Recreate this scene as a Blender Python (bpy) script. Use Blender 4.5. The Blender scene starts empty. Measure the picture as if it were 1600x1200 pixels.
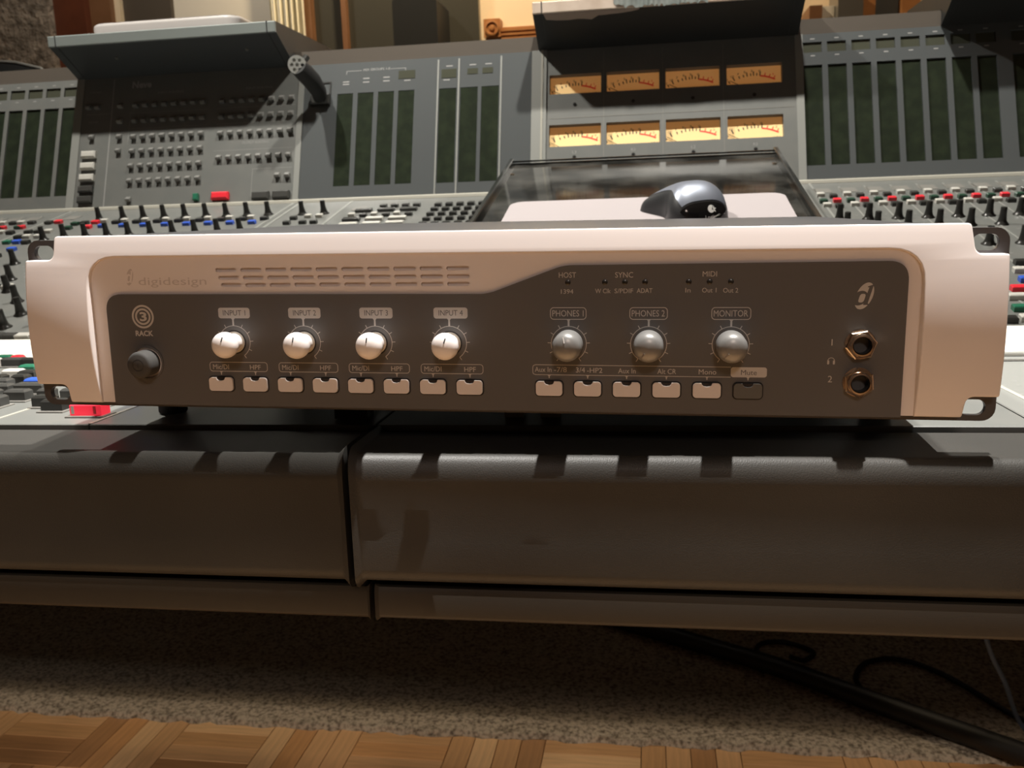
import bpy, bmesh, math, random
from mathutils import Matrix, Vector
from mathutils.geometry import tessellate_polygon
random.seed(7)
S = 0.001                                    # the tables below are in millimetres
sc = bpy.context.scene
COL = sc.collection
PI = math.pi

# ------------------------------------------------------------------ camera
cam_d = bpy.data.cameras.new('camera'); cam = bpy.data.objects.new('camera', cam_d); COL.objects.link(cam)
RIGHT = Vector((0.9881, 0.1501, -0.0337)); FWD = Vector((-0.1537, 0.9707, -0.1848)); UP = Vector((0.0049, 0.1878, 0.9822))
cam.matrix_world = Matrix(((RIGHT.x, UP.x, -FWD.x, 0.0852), (RIGHT.y, UP.y, -FWD.y, -0.4325), (RIGHT.z, UP.z, -FWD.z, 0.1136), (0, 0, 0, 1)))
cam_d.sensor_width = 36; cam_d.lens = 36*1400/1600; cam_d.clip_start = 0.02; cam_d.clip_end = 30
cam_d.dof.use_dof = True; cam_d.dof.focus_distance = 0.44; cam_d.dof.aperture_fstop = 26
sc.camera = cam

# ------------------------------------------------------------------ world, lamps, exposure
w = bpy.data.worlds.new('room_air'); sc.world = w; w.use_nodes = True
w.node_tree.nodes['Background'].inputs[0].default_value = (1.0, 0.80, 0.66, 1); w.node_tree.nodes['Background'].inputs[1].default_value = 0.006
sc.view_settings.view_transform = 'Standard'; sc.view_settings.look = 'None'; sc.view_settings.gamma = 1
sc.view_settings.exposure = 0.0; sc.view_settings.use_curve_mapping = False

def spot(name, loc, aim, power, col, half, blend, rad):
    d = bpy.data.lights.new(name, 'SPOT'); o = bpy.data.objects.new(name, d); COL.objects.link(o)
    o.location = loc; o.rotation_euler = (Vector(aim)-Vector(loc)).to_track_quat('-Z', 'Y').to_euler()
    d.energy = power; d.color = col; d.spot_size = math.radians(2*half); d.spot_blend = blend; d.shadow_soft_size = rad
def area(name, loc, aim, power, col, sx, sy):
    d = bpy.data.lights.new(name, 'AREA'); o = bpy.data.objects.new(name, d); COL.objects.link(o)
    o.location = loc; o.rotation_euler = (Vector(aim)-Vector(loc)).to_track_quat('-Z', 'Y').to_euler()
    d.energy = power; d.color = col; d.shape = 'RECTANGLE'; d.size = sx; d.size_y = sy
WARM = (1.0, 0.95, 0.86)
spot('downlight_desk_west', (-0.80, 0.574, 1.55), (-0.72, 0.62, 0), 118, WARM, 52, 0.45, 0.025)
spot('downlight_desk_east', (0.20, 0.574, 1.55), (0.26, 0.62, 0), 118, WARM, 44, 0.6, 0.025)
spot('downlight_front', (0.29, 0.012, 1.55), (0.02, -0.19, 0), 285, (1.0, 0.955, 0.90), 24, 0.3, 0.016)
spot('downlight_rear', (0.35, -2.25, 1.5), (0.35, -2.2, 0), 46, (1.0, 0.81, 0.70), 63, 0.15, 0.22)
for _x in (-1.0, -0.6, -0.2, 0.2, 0.6):
    spot('fill_floor_rear', (_x, -2.9, 1.85), (_x, 0.584, -0.70), 175, (1.0, 0.80, 0.62), 4.2, 0.75, 0.02)  # added narrow spots that brighten the parquet below the armrest, no real fixture
spot('fill_floor_bounce', (-0.3, -0.95, 1.7), (-0.3, -0.95, 0), 30, (1.0, 0.90, 0.78), 23, 0.3, 0.04)  # added spot, its bounce off the floor lifts the armrest's lower edges
spot('fill_back_room', (-0.40, 2.0, 1.6), (-0.35, 2.4, 0.6), 80, (1.0, 0.78, 0.50), 60, 0.6, 0.06)  # added fill for the cream back wall, not a fixture of the room
spot('fill_back_room_west', (-1.25, 1.85, 1.6), (-1.25, 2.4, 0.7), 25, (1.0, 0.9, 0.76), 60, 0.6, 0.06)  # second added fill, brightens the pale wall and curtain
spot('fill_back_room_east', (0.75, 1.9, 1.6), (0.7, 2.4, 0.6), 15, (1.0, 0.74, 0.5), 60, 0.6, 0.06)  # third added fill, for the right-hand background

# ------------------------------------------------------------------ materials
def mat(name, col, rough=0.5, metal=0.0, spec=0.5, emit=None, es=0.0, noise=None, bump=None, coat=0.0, trans=0.0):
    m = bpy.data.materials.new(name); m.use_nodes = True; nt = m.node_tree; b = nt.nodes['Principled BSDF']
    b.inputs['Base Color'].default_value = (*col, 1); b.inputs['Roughness'].default_value = rough; b.inputs['Metallic'].default_value = metal
    b.inputs['Specular IOR Level'].default_value = spec; b.inputs['Coat Weight'].default_value = coat
    b.inputs['Transmission Weight'].default_value = trans
    if emit: b.inputs['Emission Color'].default_value = (*emit, 1); b.inputs['Emission Strength'].default_value = es
    tc = nt.nodes.new('ShaderNodeTexCoord')
    if noise:                                # (scale, second colour, detail, lo, hi)
        n = nt.nodes.new('ShaderNodeTexNoise'); n.inputs['Scale'].default_value = noise[0]; n.inputs['Detail'].default_value = noise[2]
        nt.links.new(tc.outputs['Object'], n.inputs['Vector'])
        r = nt.nodes.new('ShaderNodeValToRGB'); r.color_ramp.elements[0].position = noise[3]; r.color_ramp.elements[1].position = noise[4]
        r.color_ramp.elements[0].color = (*col, 1); r.color_ramp.elements[1].color = (*noise[1], 1)
        nt.links.new(n.outputs['Fac'], r.inputs[0]); nt.links.new(r.outputs[0], b.inputs['Base Color'])
    if bump:                                 # (scale, strength, distance)
        n2 = nt.nodes.new('ShaderNodeTexNoise'); n2.inputs['Scale'].default_value = bump[0]; n2.inputs['Detail'].default_value = 4
        nt.links.new(tc.outputs['Object'], n2.inputs['Vector'])
        bp = nt.nodes.new('ShaderNodeBump'); bp.inputs['Strength'].default_value = bump[1]; bp.inputs['Distance'].default_value = bump[2]
        nt.links.new(n2.outputs['Fac'], bp.inputs['Height']); nt.links.new(bp.outputs[0], b.inputs['Normal'])
    return m

M = {}
M['bezel'] = mat('white_satin_plastic', (0.80, 0.735, 0.71), 0.42, bump=(2500, 0.05, 0.0001))
M['panel'] = mat('charcoal_panel', (0.105, 0.10, 0.098), 0.5, bump=(3000, 0.05, 0.0001))
M['print'] = mat('pale_screen_print', (0.52, 0.49, 0.46), 0.6)
M['emboss'] = mat('embossed_plastic', (0.60, 0.535, 0.505), 0.5)
M['well'] = mat('black_gap', (0.012, 0.011, 0.010), 0.6)
M['key'] = mat('cream_keycap', (0.74, 0.68, 0.655), 0.45)
M['keydark'] = mat('charcoal_keycap', (0.12, 0.118, 0.11), 0.4)
M['indicator'] = mat('smoked_indicator', (0.035, 0.03, 0.028), 0.25)
M['led'] = mat('unlit_lamp_lens', (0.02, 0.018, 0.016), 0.2)
M['knobw'] = mat('white_knob_plastic', (0.84, 0.79, 0.77), 0.30)
M['knobg'] = mat('grey_knob_plastic', (0.25, 0.247, 0.238), 0.34, metal=0.3)
M['collar'] = mat('beige_knob_collar', (0.52, 0.48, 0.42), 0.5)
M['mark'] = mat('pointer_black', (0.02, 0.02, 0.02), 0.5)
M['plate'] = mat('grey_steel_plate', (0.11, 0.107, 0.11), 0.38, metal=0.3)
M['chassis'] = mat('black_powder_coat', (0.028, 0.029, 0.032), 0.36, bump=(1800, 0.25, 0.0002))
M['nickel'] = mat('nickel_jack', (0.86, 0.73, 0.60), 0.16, metal=1.0)
M['hole'] = mat('jack_hole_black', (0.006, 0.006, 0.006), 0.35)
M['rubber'] = mat('black_rubber', (0.015, 0.015, 0.015), 0.7)
M['leather'] = mat('dark_brown_leatherette', (0.025, 0.024, 0.021), 0.50, spec=0.5, noise=(9, (0.037, 0.035, 0.031), 5, 0.4, 0.75), bump=(1500, 0.35, 0.0004))
M['lip'] = mat('dark_brown_lip', (0.026, 0.022, 0.017), 0.45, bump=(1500, 0.15, 0.0003))
M['grey'] = mat('console_grey_paint', (0.122, 0.127, 0.120), 0.42, bump=(1200, 0.05, 0.0002), noise=(30, (0.137, 0.139, 0.130), 3, 0.4, 0.7))
M['greyl'] = mat('console_pale_grey_paint', (0.22, 0.225, 0.21), 0.40, bump=(1200, 0.05, 0.0002))
M['greyp'] = mat('pale_fader_panel', (0.17, 0.175, 0.165), 0.40)
M['glossg'] = mat('smoked_front_panel', (0.078, 0.085, 0.087), 0.2, coat=0.15)
M['rail'] = mat('cream_painted_rail', (0.34, 0.33, 0.285), 0.35)
M['silkscreen'] = mat('white_silkscreen', (0.26, 0.26, 0.25), 0.6)
M['brown'] = mat('brown_cap_strip', (0.135, 0.115, 0.095), 0.5, bump=(900, 0.1, 0.0003))
M['hood'] = mat('dark_hood_paint', (0.045, 0.050, 0.053), 0.45)
M['hoodblk'] = mat('black_hood_vinyl', (0.016, 0.017, 0.017), 0.5)
M['hoodface'] = mat('grey_green_hood_edge', (0.25, 0.28, 0.27), 0.45)
M['bargraph'] = mat('green_smoked_window', (0.016, 0.021, 0.014), 0.16, spec=0.3, noise=(60, (0.024, 0.032, 0.019), 3, 0.4, 0.8))
M['lcd'] = mat('dull_green_display', (0.055, 0.058, 0.042), 0.15)
M['bk'] = mat('black_button', (0.022, 0.022, 0.020), 0.28)
M['capgrey'] = mat('dark_grey_wedge_cap', (0.17, 0.17, 0.16), 0.35)
M['bg'] = mat('black_grey_button', (0.05, 0.05, 0.047), 0.25)
M['wh'] = mat('white_button', (0.50, 0.49, 0.45), 0.3)
M['rd'] = mat('red_button', (0.72, 0.03, 0.045), 0.25)
M['rdlit'] = mat('lit_red_button', (0.85, 0.05, 0.08), 0.25, emit=(1.0, 0.02, 0.05), es=0.55)
M['bl'] = mat('blue_button', (0.035, 0.10, 0.52), 0.28)
M['gn'] = mat('green_button', (0.02, 0.13, 0.075), 0.28)
M['dgn'] = mat('dark_green_button', (0.015, 0.05, 0.03), 0.28)
M['bezelgrey2'] = mat('pale_wedge_cap', (0.24, 0.24, 0.22), 0.4)
M['bezelgrey'] = mat('button_bezel_grey', (0.17, 0.165, 0.15), 0.45)
M['scribble'] = mat('white_scribble_strip', (0.92, 0.89, 0.78), 0.5)
M['vu'] = mat('backlit_meter_card', (0.80, 0.60, 0.28), 0.5, emit=(1.0, 0.40, 0.11), es=0.20)
M['vublk'] = mat('meter_card_ink', (0.03, 0.02, 0.015), 0.6)
M['vured'] = mat('meter_card_red', (0.70, 0.05, 0.03), 0.6, emit=(0.9, 0.06, 0.03), es=0.12)
M['screw'] = mat('dark_screw', (0.03, 0.03, 0.03), 0.3, metal=0.6)
M['smoke'] = mat('smoked_acrylic', (0.012, 0.012, 0.011), 0.09, noise=(16, (0.085, 0.082, 0.074), 7, 0.42, 0.75))
M['acryl'] = mat('dark_acrylic_rim', (0.02, 0.021, 0.02), 0.15)
M['pad'] = mat('lilac_fabric', (0.37, 0.335, 0.345), 0.85, bump=(2500, 0.2, 0.0003))
M['mbody'] = mat('dark_grey_mouse_rubber', (0.035, 0.036, 0.038), 0.42)
M['msil'] = mat('blue_silver_shell', (0.30, 0.33, 0.40), 0.38, metal=0.6)
M['mblk'] = mat('gloss_black_mouse', (0.010, 0.010, 0.010), 0.07)
M['white'] = mat('white_mark', (0.85, 0.85, 0.82), 0.5)
M['alu'] = mat('silver_laptop', (0.50, 0.47, 0.45), 0.4)
M['tapec'] = mat('torn_cream_vinyl', (0.70, 0.58, 0.48), 0.6, noise=(25, (0.52, 0.40, 0.31), 5, 0.45, 0.8))
M['tapeg'] = mat('grey_duct_tape', (0.21, 0.24, 0.23), 0.28, noise=(40, (0.36, 0.38, 0.36), 6, 0.45, 0.75))
M['cloth'] = mat('torn_backing', (0.33, 0.26, 0.22), 0.7)
M['stone'] = mat('speckled_wall_carpet', (0.13, 0.105, 0.08), 0.95, noise=(34, (0.42, 0.35, 0.28), 8, 0.35, 0.72), bump=(60, 0.9, 0.01))
M['redwood'] = mat('red_brown_wood', (0.15, 0.042, 0.018), 0.5, noise=(12, (0.09, 0.025, 0.011), 4, 0.3, 0.7))
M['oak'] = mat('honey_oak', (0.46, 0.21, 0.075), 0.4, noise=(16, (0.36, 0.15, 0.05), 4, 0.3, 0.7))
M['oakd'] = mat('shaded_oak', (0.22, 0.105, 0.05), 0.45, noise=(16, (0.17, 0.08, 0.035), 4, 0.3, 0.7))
M['cream'] = mat('warm_cream_paint', (0.80, 0.66, 0.46), 0.8)
M['offwhite'] = mat('off_white_wall', (0.70, 0.66, 0.58), 0.85)
M['curtain'] = mat('white_satin_curtain', (0.88, 0.83, 0.68), 0.35)
M['darkgl'] = mat('dark_window_glass', (0.060, 0.058, 0.048), 0.2)
M['darkp'] = mat('dark_brown_panel', (0.075, 0.06, 0.045), 0.6)
M['wall'] = mat('room_wall_paint', (0.20, 0.155, 0.12), 0.9)
M['ceil'] = mat('ceiling_paint', (0.32, 0.28, 0.24), 0.9)
M['rug'] = mat('grey_brown_carpet', (0.60, 0.53, 0.43), 0.95, noise=(150, (0.17, 0.14, 0.105), 8, 0.42, 0.68), bump=(200, 1.0, 0.008))
M['subfloor'] = mat('dark_subfloor', (0.05, 0.03, 0.02), 0.8)
WOODS = []
for i, c in enumerate(((0.74, 0.45, 0.225), (0.66, 0.385, 0.18), (0.50, 0.27, 0.12), (0.85, 0.56, 0.30), (0.68, 0.37, 0.16))):
    m = mat('parquet_wood', c, 0.38, noise=(1, tuple(k*0.72 for k in c), 5, 0.3, 0.75))
    nt = m.node_tree; mp = nt.nodes.new('ShaderNodeMapping'); mp.inputs['Scale'].default_value = (12, 150, 40)
    n = [x for x in nt.nodes if x.type == 'TEX_NOISE'][0]; tc = [x for x in nt.nodes if x.type == 'TEX_COORD'][0]
    nt.links.new(tc.outputs['Object'], mp.inputs[0]); nt.links.new(mp.outputs[0], n.inputs['Vector']); WOODS.append(m)
M['cable'] = mat('black_cable', (0.010, 0.010, 0.010), 0.5)
M['bcable'] = mat('blue_cable', (0.20, 0.30, 0.50), 0.5)

# ------------------------------------------------------------------ mesh helpers (millimetres in, metres out)
def link(name, me, m, parent=None, loc=(0, 0, 0), rot=(0, 0, 0), world=False):
    o = bpy.data.objects.new(name, me); COL.objects.link(o)
    o.location = [c*S for c in loc]; o.rotation_euler = rot
    if m is not None and hasattr(me, 'materials') and len(me.materials) == 0: me.materials.append(M[m] if isinstance(m, str) else m)
    if parent is not None:
        o.parent = parent
        if world: o.matrix_parent_inverse = parent.matrix_basis.inverted()
    return o
class G:
    def __init__(s): s.v = []; s.f = []
    def add(s, v, f):
        n = len(s.v); s.v += [tuple(p) for p in v]; s.f += [tuple(i+n for i in q) for q in f]; return s
    def box(s, a, b):
        x0, y0, z0 = a; x1, y1, z1 = b
        return s.add([(x0,y0,z0),(x1,y0,z0),(x1,y1,z0),(x0,y1,z0),(x0,y0,z1),(x1,y0,z1),(x1,y1,z1),(x0,y1,z1)],
                     [(3,2,1,0),(4,5,6,7),(0,1,5,4),(1,2,6,5),(2,3,7,6),(3,0,4,7)])
    def cap(s, cx, cy, z0, w, d, h, c):       # chamfered key cap
        v = []
        for (hw, hd, z) in ((w/2, d/2, z0), (w/2, d/2, z0+h-c), (w/2-c, d/2-c, z0+h)):
            v += [(cx-hw,cy-hd,z),(cx+hw,cy-hd,z),(cx+hw,cy+hd,z),(cx-hw,cy+hd,z)]
        f = [(3,2,1,0),(8,9,10,11)]
        for r in (0, 4):
            for i in range(4): j = (i+1) % 4; f.append((r+i, r+j, r+4+j, r+4+i))
        return s.add(v, f)
    def rings(s, R, close=True, caps=True):   # loft closed rings
        n = len(R[0]); v = [p for r in R for p in r]; f = []
        for k in range(len(R)-1):
            for i in range(n if close else n-1):
                j = (i+1) % n; f.append((k*n+i, k*n+j, (k+1)*n+j, (k+1)*n+i))
        if caps: f.append(tuple(reversed(range(n)))); f.append(tuple((len(R)-1)*n+i for i in range(n)))
        return s.add(v, f)
    def lathe(s, prof, c=(0, 0, 0), ax='z', n=32, caps=True):
        R = []
        for r, h in prof:
            ring = []
            for i in range(n):
                a = 2*PI*i/n; p = (r*math.cos(a), r*math.sin(a), h)
                if ax == 'y': p = (p[0], -h, p[1])      # axis along -y (towards the viewer)
                ring.append((p[0]+c[0], p[1]+c[1], p[2]+c[2]))
            R.append(ring)
        return s.rings(R, True, caps)
    def tube(s, pts, rad, n=10):
        pts = [Vector(p) for p in pts]; R = []; up = Vector((0, 0, 1))
        for i, p in enumerate(pts):
            t = (pts[min(i+1, len(pts)-1)]-pts[max(i-1, 0)]).normalized()
            a = t.cross(up)
            if a.length < 1e-3: a = t.cross(Vector((1, 0, 0)))
            a.normalize(); b = a.cross(t).normalized(); r = rad[i] if isinstance(rad, (list, tuple)) else rad
            R.append([tuple(p+a*r*math.cos(2*PI*k/n)+b*r*math.sin(2*PI*k/n)) for k in range(n)])
        return s.rings(R)
    def plate(s, outer, holes, mapf, h0, h1, depth=None):
        # slab between h0 (back) and h1 (front) with pockets; pocket floors at h1-depth, else open through
        loops = [outer]+list(holes); tri = tessellate_polygon([[Vector((p[0], p[1], 0)) for p in L] for L in loops])
        flat = [p for L in loops for p in L]; n = len(flat)
        v = [mapf(p[0], p[1], h1) for p in flat]; f = []
        def orient(q):
            a, b, c = (flat[i] for i in q); cr = (b[0]-a[0])*(c[1]-a[1])-(b[1]-a[1])*(c[0]-a[0])
            return tuple(q) if cr > 0 else tuple(reversed(q))
        f += [orient(t) for t in tri]
        hb = [h0]+[h1-depth if depth else h0]*len(holes); st = 0
        for L, h in zip(loops, hb):
            m = len(L); base = len(v); v += [mapf(p[0], p[1], h) for p in L]
            ar = sum(L[i][0]*L[(i+1)%m][1]-L[(i+1)%m][0]*L[i][1] for i in range(m))
            for i in range(m):
                j = (i+1) % m; q = (st+i, base+i, base+j, st+j)
                f.append(q if (ar > 0) == (L is outer) else tuple(reversed(q)))
            if L is not outer and depth:
                fl = tuple(base+i for i in range(m)); f.append(fl if ar > 0 else tuple(reversed(fl)))
            if L is outer and (depth or not holes):
                fl = tuple(base+i for i in range(m)); f.append(tuple(reversed(fl)) if ar > 0 else fl)
            st += m
        if holes and not depth: f += [tuple(i+n for i in reversed(orient(t))) for t in tri]
        return s.add(v, f)
    def grid_plate(s, x0, y0, x1, y1, holes, h0, h1, depth):
        xs = sorted({x0, x1}|{c for q in holes for c in (q[0][0], q[2][0])}); ys = sorted({y0, y1}|{c for q in holes for c in (q[0][1], q[2][1])})
        inh = lambda x, y: any(q[0][0] < x < q[2][0] and q[0][1] < y < q[2][1] for q in holes)
        for i in range(len(xs)-1):
            for j in range(len(ys)-1):
                a, b, c, d = xs[i], ys[j], xs[i+1], ys[j+1]
                if inh((a+c)/2, (b+d)/2): continue
                s.add([(a, b, h1), (c, b, h1), (c, d, h1), (a, d, h1)], [(0, 1, 2, 3)])
        for q in holes:
            (a, b), (c, d) = q[0], q[2]; e = h1-depth
            s.add([(a,b,h1),(c,b,h1),(c,d,h1),(a,d,h1),(a,b,e),(c,b,e),(c,d,e),(a,d,e)], [(4,5,6,7),(0,4,7,3),(1,2,6,5),(0,1,5,4),(3,7,6,2)])
        return s.add([(x0,y0,h0),(x1,y0,h0),(x1,y1,h0),(x0,y1,h0),(x0,y0,h1),(x1,y0,h1),(x1,y1,h1),(x0,y1,h1)], [(3,2,1,0),(0,1,5,4),(1,2,6,5),(2,3,7,6),(3,0,4,7)])
    def flat(s, poly, mapf, h):                # one face from an outline
        n = len(poly); ar = sum(poly[i][0]*poly[(i+1)%n][1]-poly[(i+1)%n][0]*poly[i][1] for i in range(n))
        return s.add([mapf(p[0], p[1], h) for p in (poly if ar > 0 else poly[::-1])], [tuple(range(n))])
    def mesh(s, name, smooth=None):
        me = bpy.data.meshes.new(name); me.from_pydata([(a*S, b*S, c*S) for a, b, c in s.v], [], s.f)
        if smooth is not None:
            me.polygons.foreach_set('use_smooth', [True]*len(me.polygons)); me.set_sharp_from_angle(angle=math.radians(smooth))
        me.update(); return me
    def obj(s, name, m, parent=None, loc=(0, 0, 0), rot=(0, 0, 0), smooth=None, world=False):
        return link(name, s.mesh(name, smooth), m, parent, loc, rot, world)
def tag(o, label=None, cat=None, group=None, kind=None):
    for k, v in (('label', label), ('category', cat), ('group', group), ('kind', kind)):
        if v: o[k] = v
    return o
def empty(name, loc=(0, 0, 0), label=None, cat=None, mw=None, group=None):
    o = bpy.data.objects.new(name, None); COL.objects.link(o); o.empty_display_size = 0.05
    if mw is not None: o.matrix_basis = mw
    else: o.location = [c*S for c in loc]
    return tag(o, label, cat, group)
XY = lambda x, y, h: (x, y, h)                # local sheet facing +z
XZ = lambda x, z, h: (x, -h, z)               # rack face: h towards the viewer
def rrect(x0, y0, x1, y1, r, n=5):
    P = []
    for cx, cy, a0 in ((x1-r, y0+r, -90), (x1-r, y1-r, 0), (x0+r, y1-r, 90), (x0+r, y0+r, 180)):
        for k in range(n+1): a = math.radians(a0+90*k/n); P.append((cx+r*math.cos(a), cy+r*math.sin(a)))
    return P
def circle(cx, cy, r, n=28): return [(cx+r*math.cos(2*PI*i/n), cy+r*math.sin(2*PI*i/n)) for i in range(n)]
def fillet(P, R, n=5):                        # round the corners of a closed outline
    out = []; m = len(P)
    for i in range(m):
        r = R[i] if isinstance(R, (list, tuple)) else R
        p = Vector(P[i]); a = Vector(P[i-1])-p; b = Vector(P[(i+1) % m])-p
        if r <= 0: out.append(tuple(p)); continue
        ang = a.angle(b); d = min(r/math.tan(ang/2), a.length*0.49, b.length*0.49); p0 = p+a.normalized()*d; p1 = p+b.normalized()*d
        for k in range(n+1):
            t = k/n; out.append(tuple(p0*(1-t)**2+p*2*t*(1-t)+p1*t*t))
    return out

# ------------------------------------------------------------------ lettering (flat print made from the built-in font)
TXT = {}
def prepare_text(strings):
    tmp = []
    for s in strings:
        bold = s.startswith('*'); c = bpy.data.curves.new('t', 'FONT'); c.body = s.lstrip('*'); c.resolution_u = 3
        if bold: c.offset = 0.03
        o = bpy.data.objects.new('t', c); COL.objects.link(o); tmp.append((s, o, c))
    dg = bpy.context.evaluated_depsgraph_get()
    for s, o, c in tmp:
        me = bpy.data.meshes.new_from_object(o.evaluated_get(dg))
        TXT[s] = ([tuple(v.co) for v in me.vertices], [tuple(p.vertices) for p in me.polygons]); bpy.data.meshes.remove(me)
    for s, o, c in tmp: bpy.data.objects.remove(o); bpy.data.curves.remove(c)
TEXTS = ['H', 'HOST', '1394', 'SYNC', 'MIDI', 'W Clk', 'S/PDIF', 'ADAT', 'In', 'Out 1', 'Out 2', 'PHONES 1', 'PHONES 2', 'MONITOR', 'Aux In', '-7/8', '3/4', '-HP2',
         'Alt CR', 'Mono', 'Mute', 'INPUT 1', 'INPUT 2', 'INPUT 3', 'INPUT 4', 'Mic/DI', 'HPF', '1', '2', '*RACK', '*3', 'digidesign', '*Neve', 'INPUT ROUTING',
         'OUTPUT ROUTING', 'Logitech', 'VU', 'L3', 'R3', 'L2', 'R2', 'AUX', '-20', '10', '7', '5', '3', '0', 'MIX GROUPS 1-8', 'CONTROL', 'METER', 'MASTER']
prepare_text(TEXTS)
CAPH = max(v[1] for v in TXT['H'][0])
def text_into(g, s, cx, cy, wid, cap, mapf, h):
    V, F = TXT[s]; x0 = min(v[0] for v in V); x1 = max(v[0] for v in V); ky = cap/CAPH; k = wid/(x1-x0) if wid else ky
    g.add([mapf(cx+(v[0]-(x0+x1)/2)*k, cy+(v[1]-CAPH/2)*ky, h) for v in V], F)
def text(s, cx, cy, wid, cap, mapf, h, m, parent, name='lettering'):
    g = G(); text_into(g, s, cx, cy, wid, cap, mapf, h); return g.obj(name, m, parent)

# ================================================================== THE ROOM
FLOOR = -700
fl = G().box((-2700, -3100, FLOOR-60), (2700, 2700, FLOOR-9)).obj('floor', 'subfloor'); tag(fl, 'mosaic parquet wood floor of short strips', 'floor', kind='structure')
# parquet squares of five strips, alternating direction
SQ = 149.0; NS = 4; sw = SQ/NS; PLK = {}
for k in range(5):
    g = G().cap(0, 0, -9, SQ-1.0, sw-1.0, 9, 0.6); PLK[k] = g.mesh('plank'); PLK[k].materials.append(WOODS[k])
cnt = 0
for i in range(-3, 12):
    for j in range(0, 4):
        cx = -752.5+i*SQ; cy = 845-SQ/2-j*SQ; turn = (i+j+1) % 2
        if j > 1 and i > 7: continue
        for k in range(NS):
            o = bpy.data.objects.new('plank', PLK[random.choice((0, 0, 1, 1, 2, 3, 4))]); COL.objects.link(o); o.parent = fl
            d = -SQ/2+sw*(k+0.5)
            o.location = ((cx+(d if turn else 0))*S, (cy+(0 if turn else d))*S, FLOOR*S); o.rotation_euler = (0, 0, PI/2 if turn else 0); cnt += 1
far = G().box((-2700, -3100, FLOOR-9), (2700, 845-4*SQ-2, FLOOR)); far.obj('parquet_field', WOODS[1], fl)
def wallbox(name, a, b, m, label, cat='wall'): return tag(G().box(a, b).obj(name, m), label, cat, kind='structure')
wallbox('wall_back', (-2700, 2450, FLOOR-9), (2700, 2560, 1900), 'cream', 'warm cream painted wall behind the console')
wallbox('wall_left', (-2800, -3100, FLOOR-9), (-2700, 2560, 1900), 'wall', 'tan side wall of the control room')
wallbox('wall_right', (2700, -3100, FLOOR-9), (2800, 2560, 1900), 'wall', 'tan opposite side wall of the control room')
wallbox('wall_front', (-2800, -3200, FLOOR-9), (2800, -3100, 1900), 'wall', 'tan wall behind the photographer')
wallbox('ceiling', (-2800, -3200, 1900), (2800, 2560, 2000), 'ceil', 'pale ceiling of the control room', 'ceiling')
# rug with a ragged pile edge
g = G(); N = 260; R0 = []; R1 = []; R2 = []
for i in range(N+1):
    x = -2300+4300*i/N; e = 838+5*math.sin(x*0.0021)+random.uniform(-5, 5)
    R0.append((x, e, FLOOR)); R1.append((x, e+2+random.uniform(0, 3), FLOOR+8+random.uniform(-1, 1.5))); R2.append((x, e+18, FLOOR+11))
R3 = [(p[0], 2440, FLOOR+11) for p in R2]
g.rings([R0, R1, R2, R3], close=False, caps=False)
rug = g.obj('carpet', 'rug', smooth=50); tag(rug, 'grey-brown cut-pile carpet with ragged edge under the console', 'carpet')
# background joinery (on the wall behind the console)
def thing_box(name, parts, label, cat):
    e = empty(name, parts[0][3] if len(parts[0]) > 4 else (0, 0, 0), label, cat)
    return e
tag(G().box((-2690, 2300, FLOOR), (-1782, 2449, 1895)).obj('wall_carpeted', 'stone'), 'rough speckled brown carpeted wall section beside the red-brown post', 'wall', kind='structure')
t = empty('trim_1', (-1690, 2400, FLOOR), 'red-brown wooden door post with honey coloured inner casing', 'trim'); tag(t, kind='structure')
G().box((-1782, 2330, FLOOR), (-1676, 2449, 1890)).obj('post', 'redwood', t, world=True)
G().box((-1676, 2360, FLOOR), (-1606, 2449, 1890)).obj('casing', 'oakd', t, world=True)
G().box((-1606, 2385, FLOOR), (-1588, 2449, 1890)).obj('bead', 'cream', t, world=True)
tag(G().box((-1588, 2405, FLOOR), (-1424, 2449, 1890)).obj('door_1', 'darkp'), 'dark brown door panel beside the wooden post', 'door', kind='structure')
tag(G().box((-1424, 2425, FLOOR), (-1072, 2449, 1890)).obj('wall_pale', 'offwhite'), 'off-white wall strip between dark door and satin curtain', 'wall', kind='structure')
g = G(); A = []; B = []
for i in range(61):
    x = -1082+112*i/60; y = 2380+12*math.sin(i*0.62)+4*math.sin(i*1.9); A.append((x, y, -400)); B.append((x+3*math.sin(i*.7), y, 1500))
g.rings([A, B, [(p[0], p[1]+3, p[2]) for p in B], [(p[0], p[1]+3, p[2]) for p in A], A], close=False, caps=False)
c = g.obj('curtain', 'curtain', smooth=80); tag(c, 'white satin curtain hanging in vertical folds beside the dark window', 'curtain')
# dark studio window with wooden frame
wnd = empty('window_1', (-700, 2410, 0), 'dark studio window in a brown wooden frame', 'window'); tag(wnd, kind='structure')
G().box((-842, 2420, -200), (-430, 2449, 1500)).obj('pane', 'darkgl', wnd, world=True)
G().box((-954, 2425, -200), (-858, 2449, 1500)).obj('pane', 'darkgl', wnd, world=True)
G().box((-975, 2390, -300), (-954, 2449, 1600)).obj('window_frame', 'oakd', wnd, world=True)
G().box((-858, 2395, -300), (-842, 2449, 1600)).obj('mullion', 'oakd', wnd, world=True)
ms = empty('monitor_speaker', (-580, 2340, 440), 'black boxy loudspeaker standing before the dark window', 'speaker')
G().plate(rrect(-652, 440, -520, 742, 14), [], lambda x, z, h: (x, -h, z), -2405, -2240).obj('cabinet', 'hoodblk', ms, world=True, smooth=40)
G().lathe([(48, 0), (50, 4), (40, 1), (12, -10), (0.1, -6)], (-586, 2240, 560), 'y').obj('cone', 'mark', ms, world=True, smooth=40)
G().box((-640, 2260, FLOOR+11), (-530, 2400, 440)).obj('pedestal', 'darkp', ms, world=True)
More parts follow.
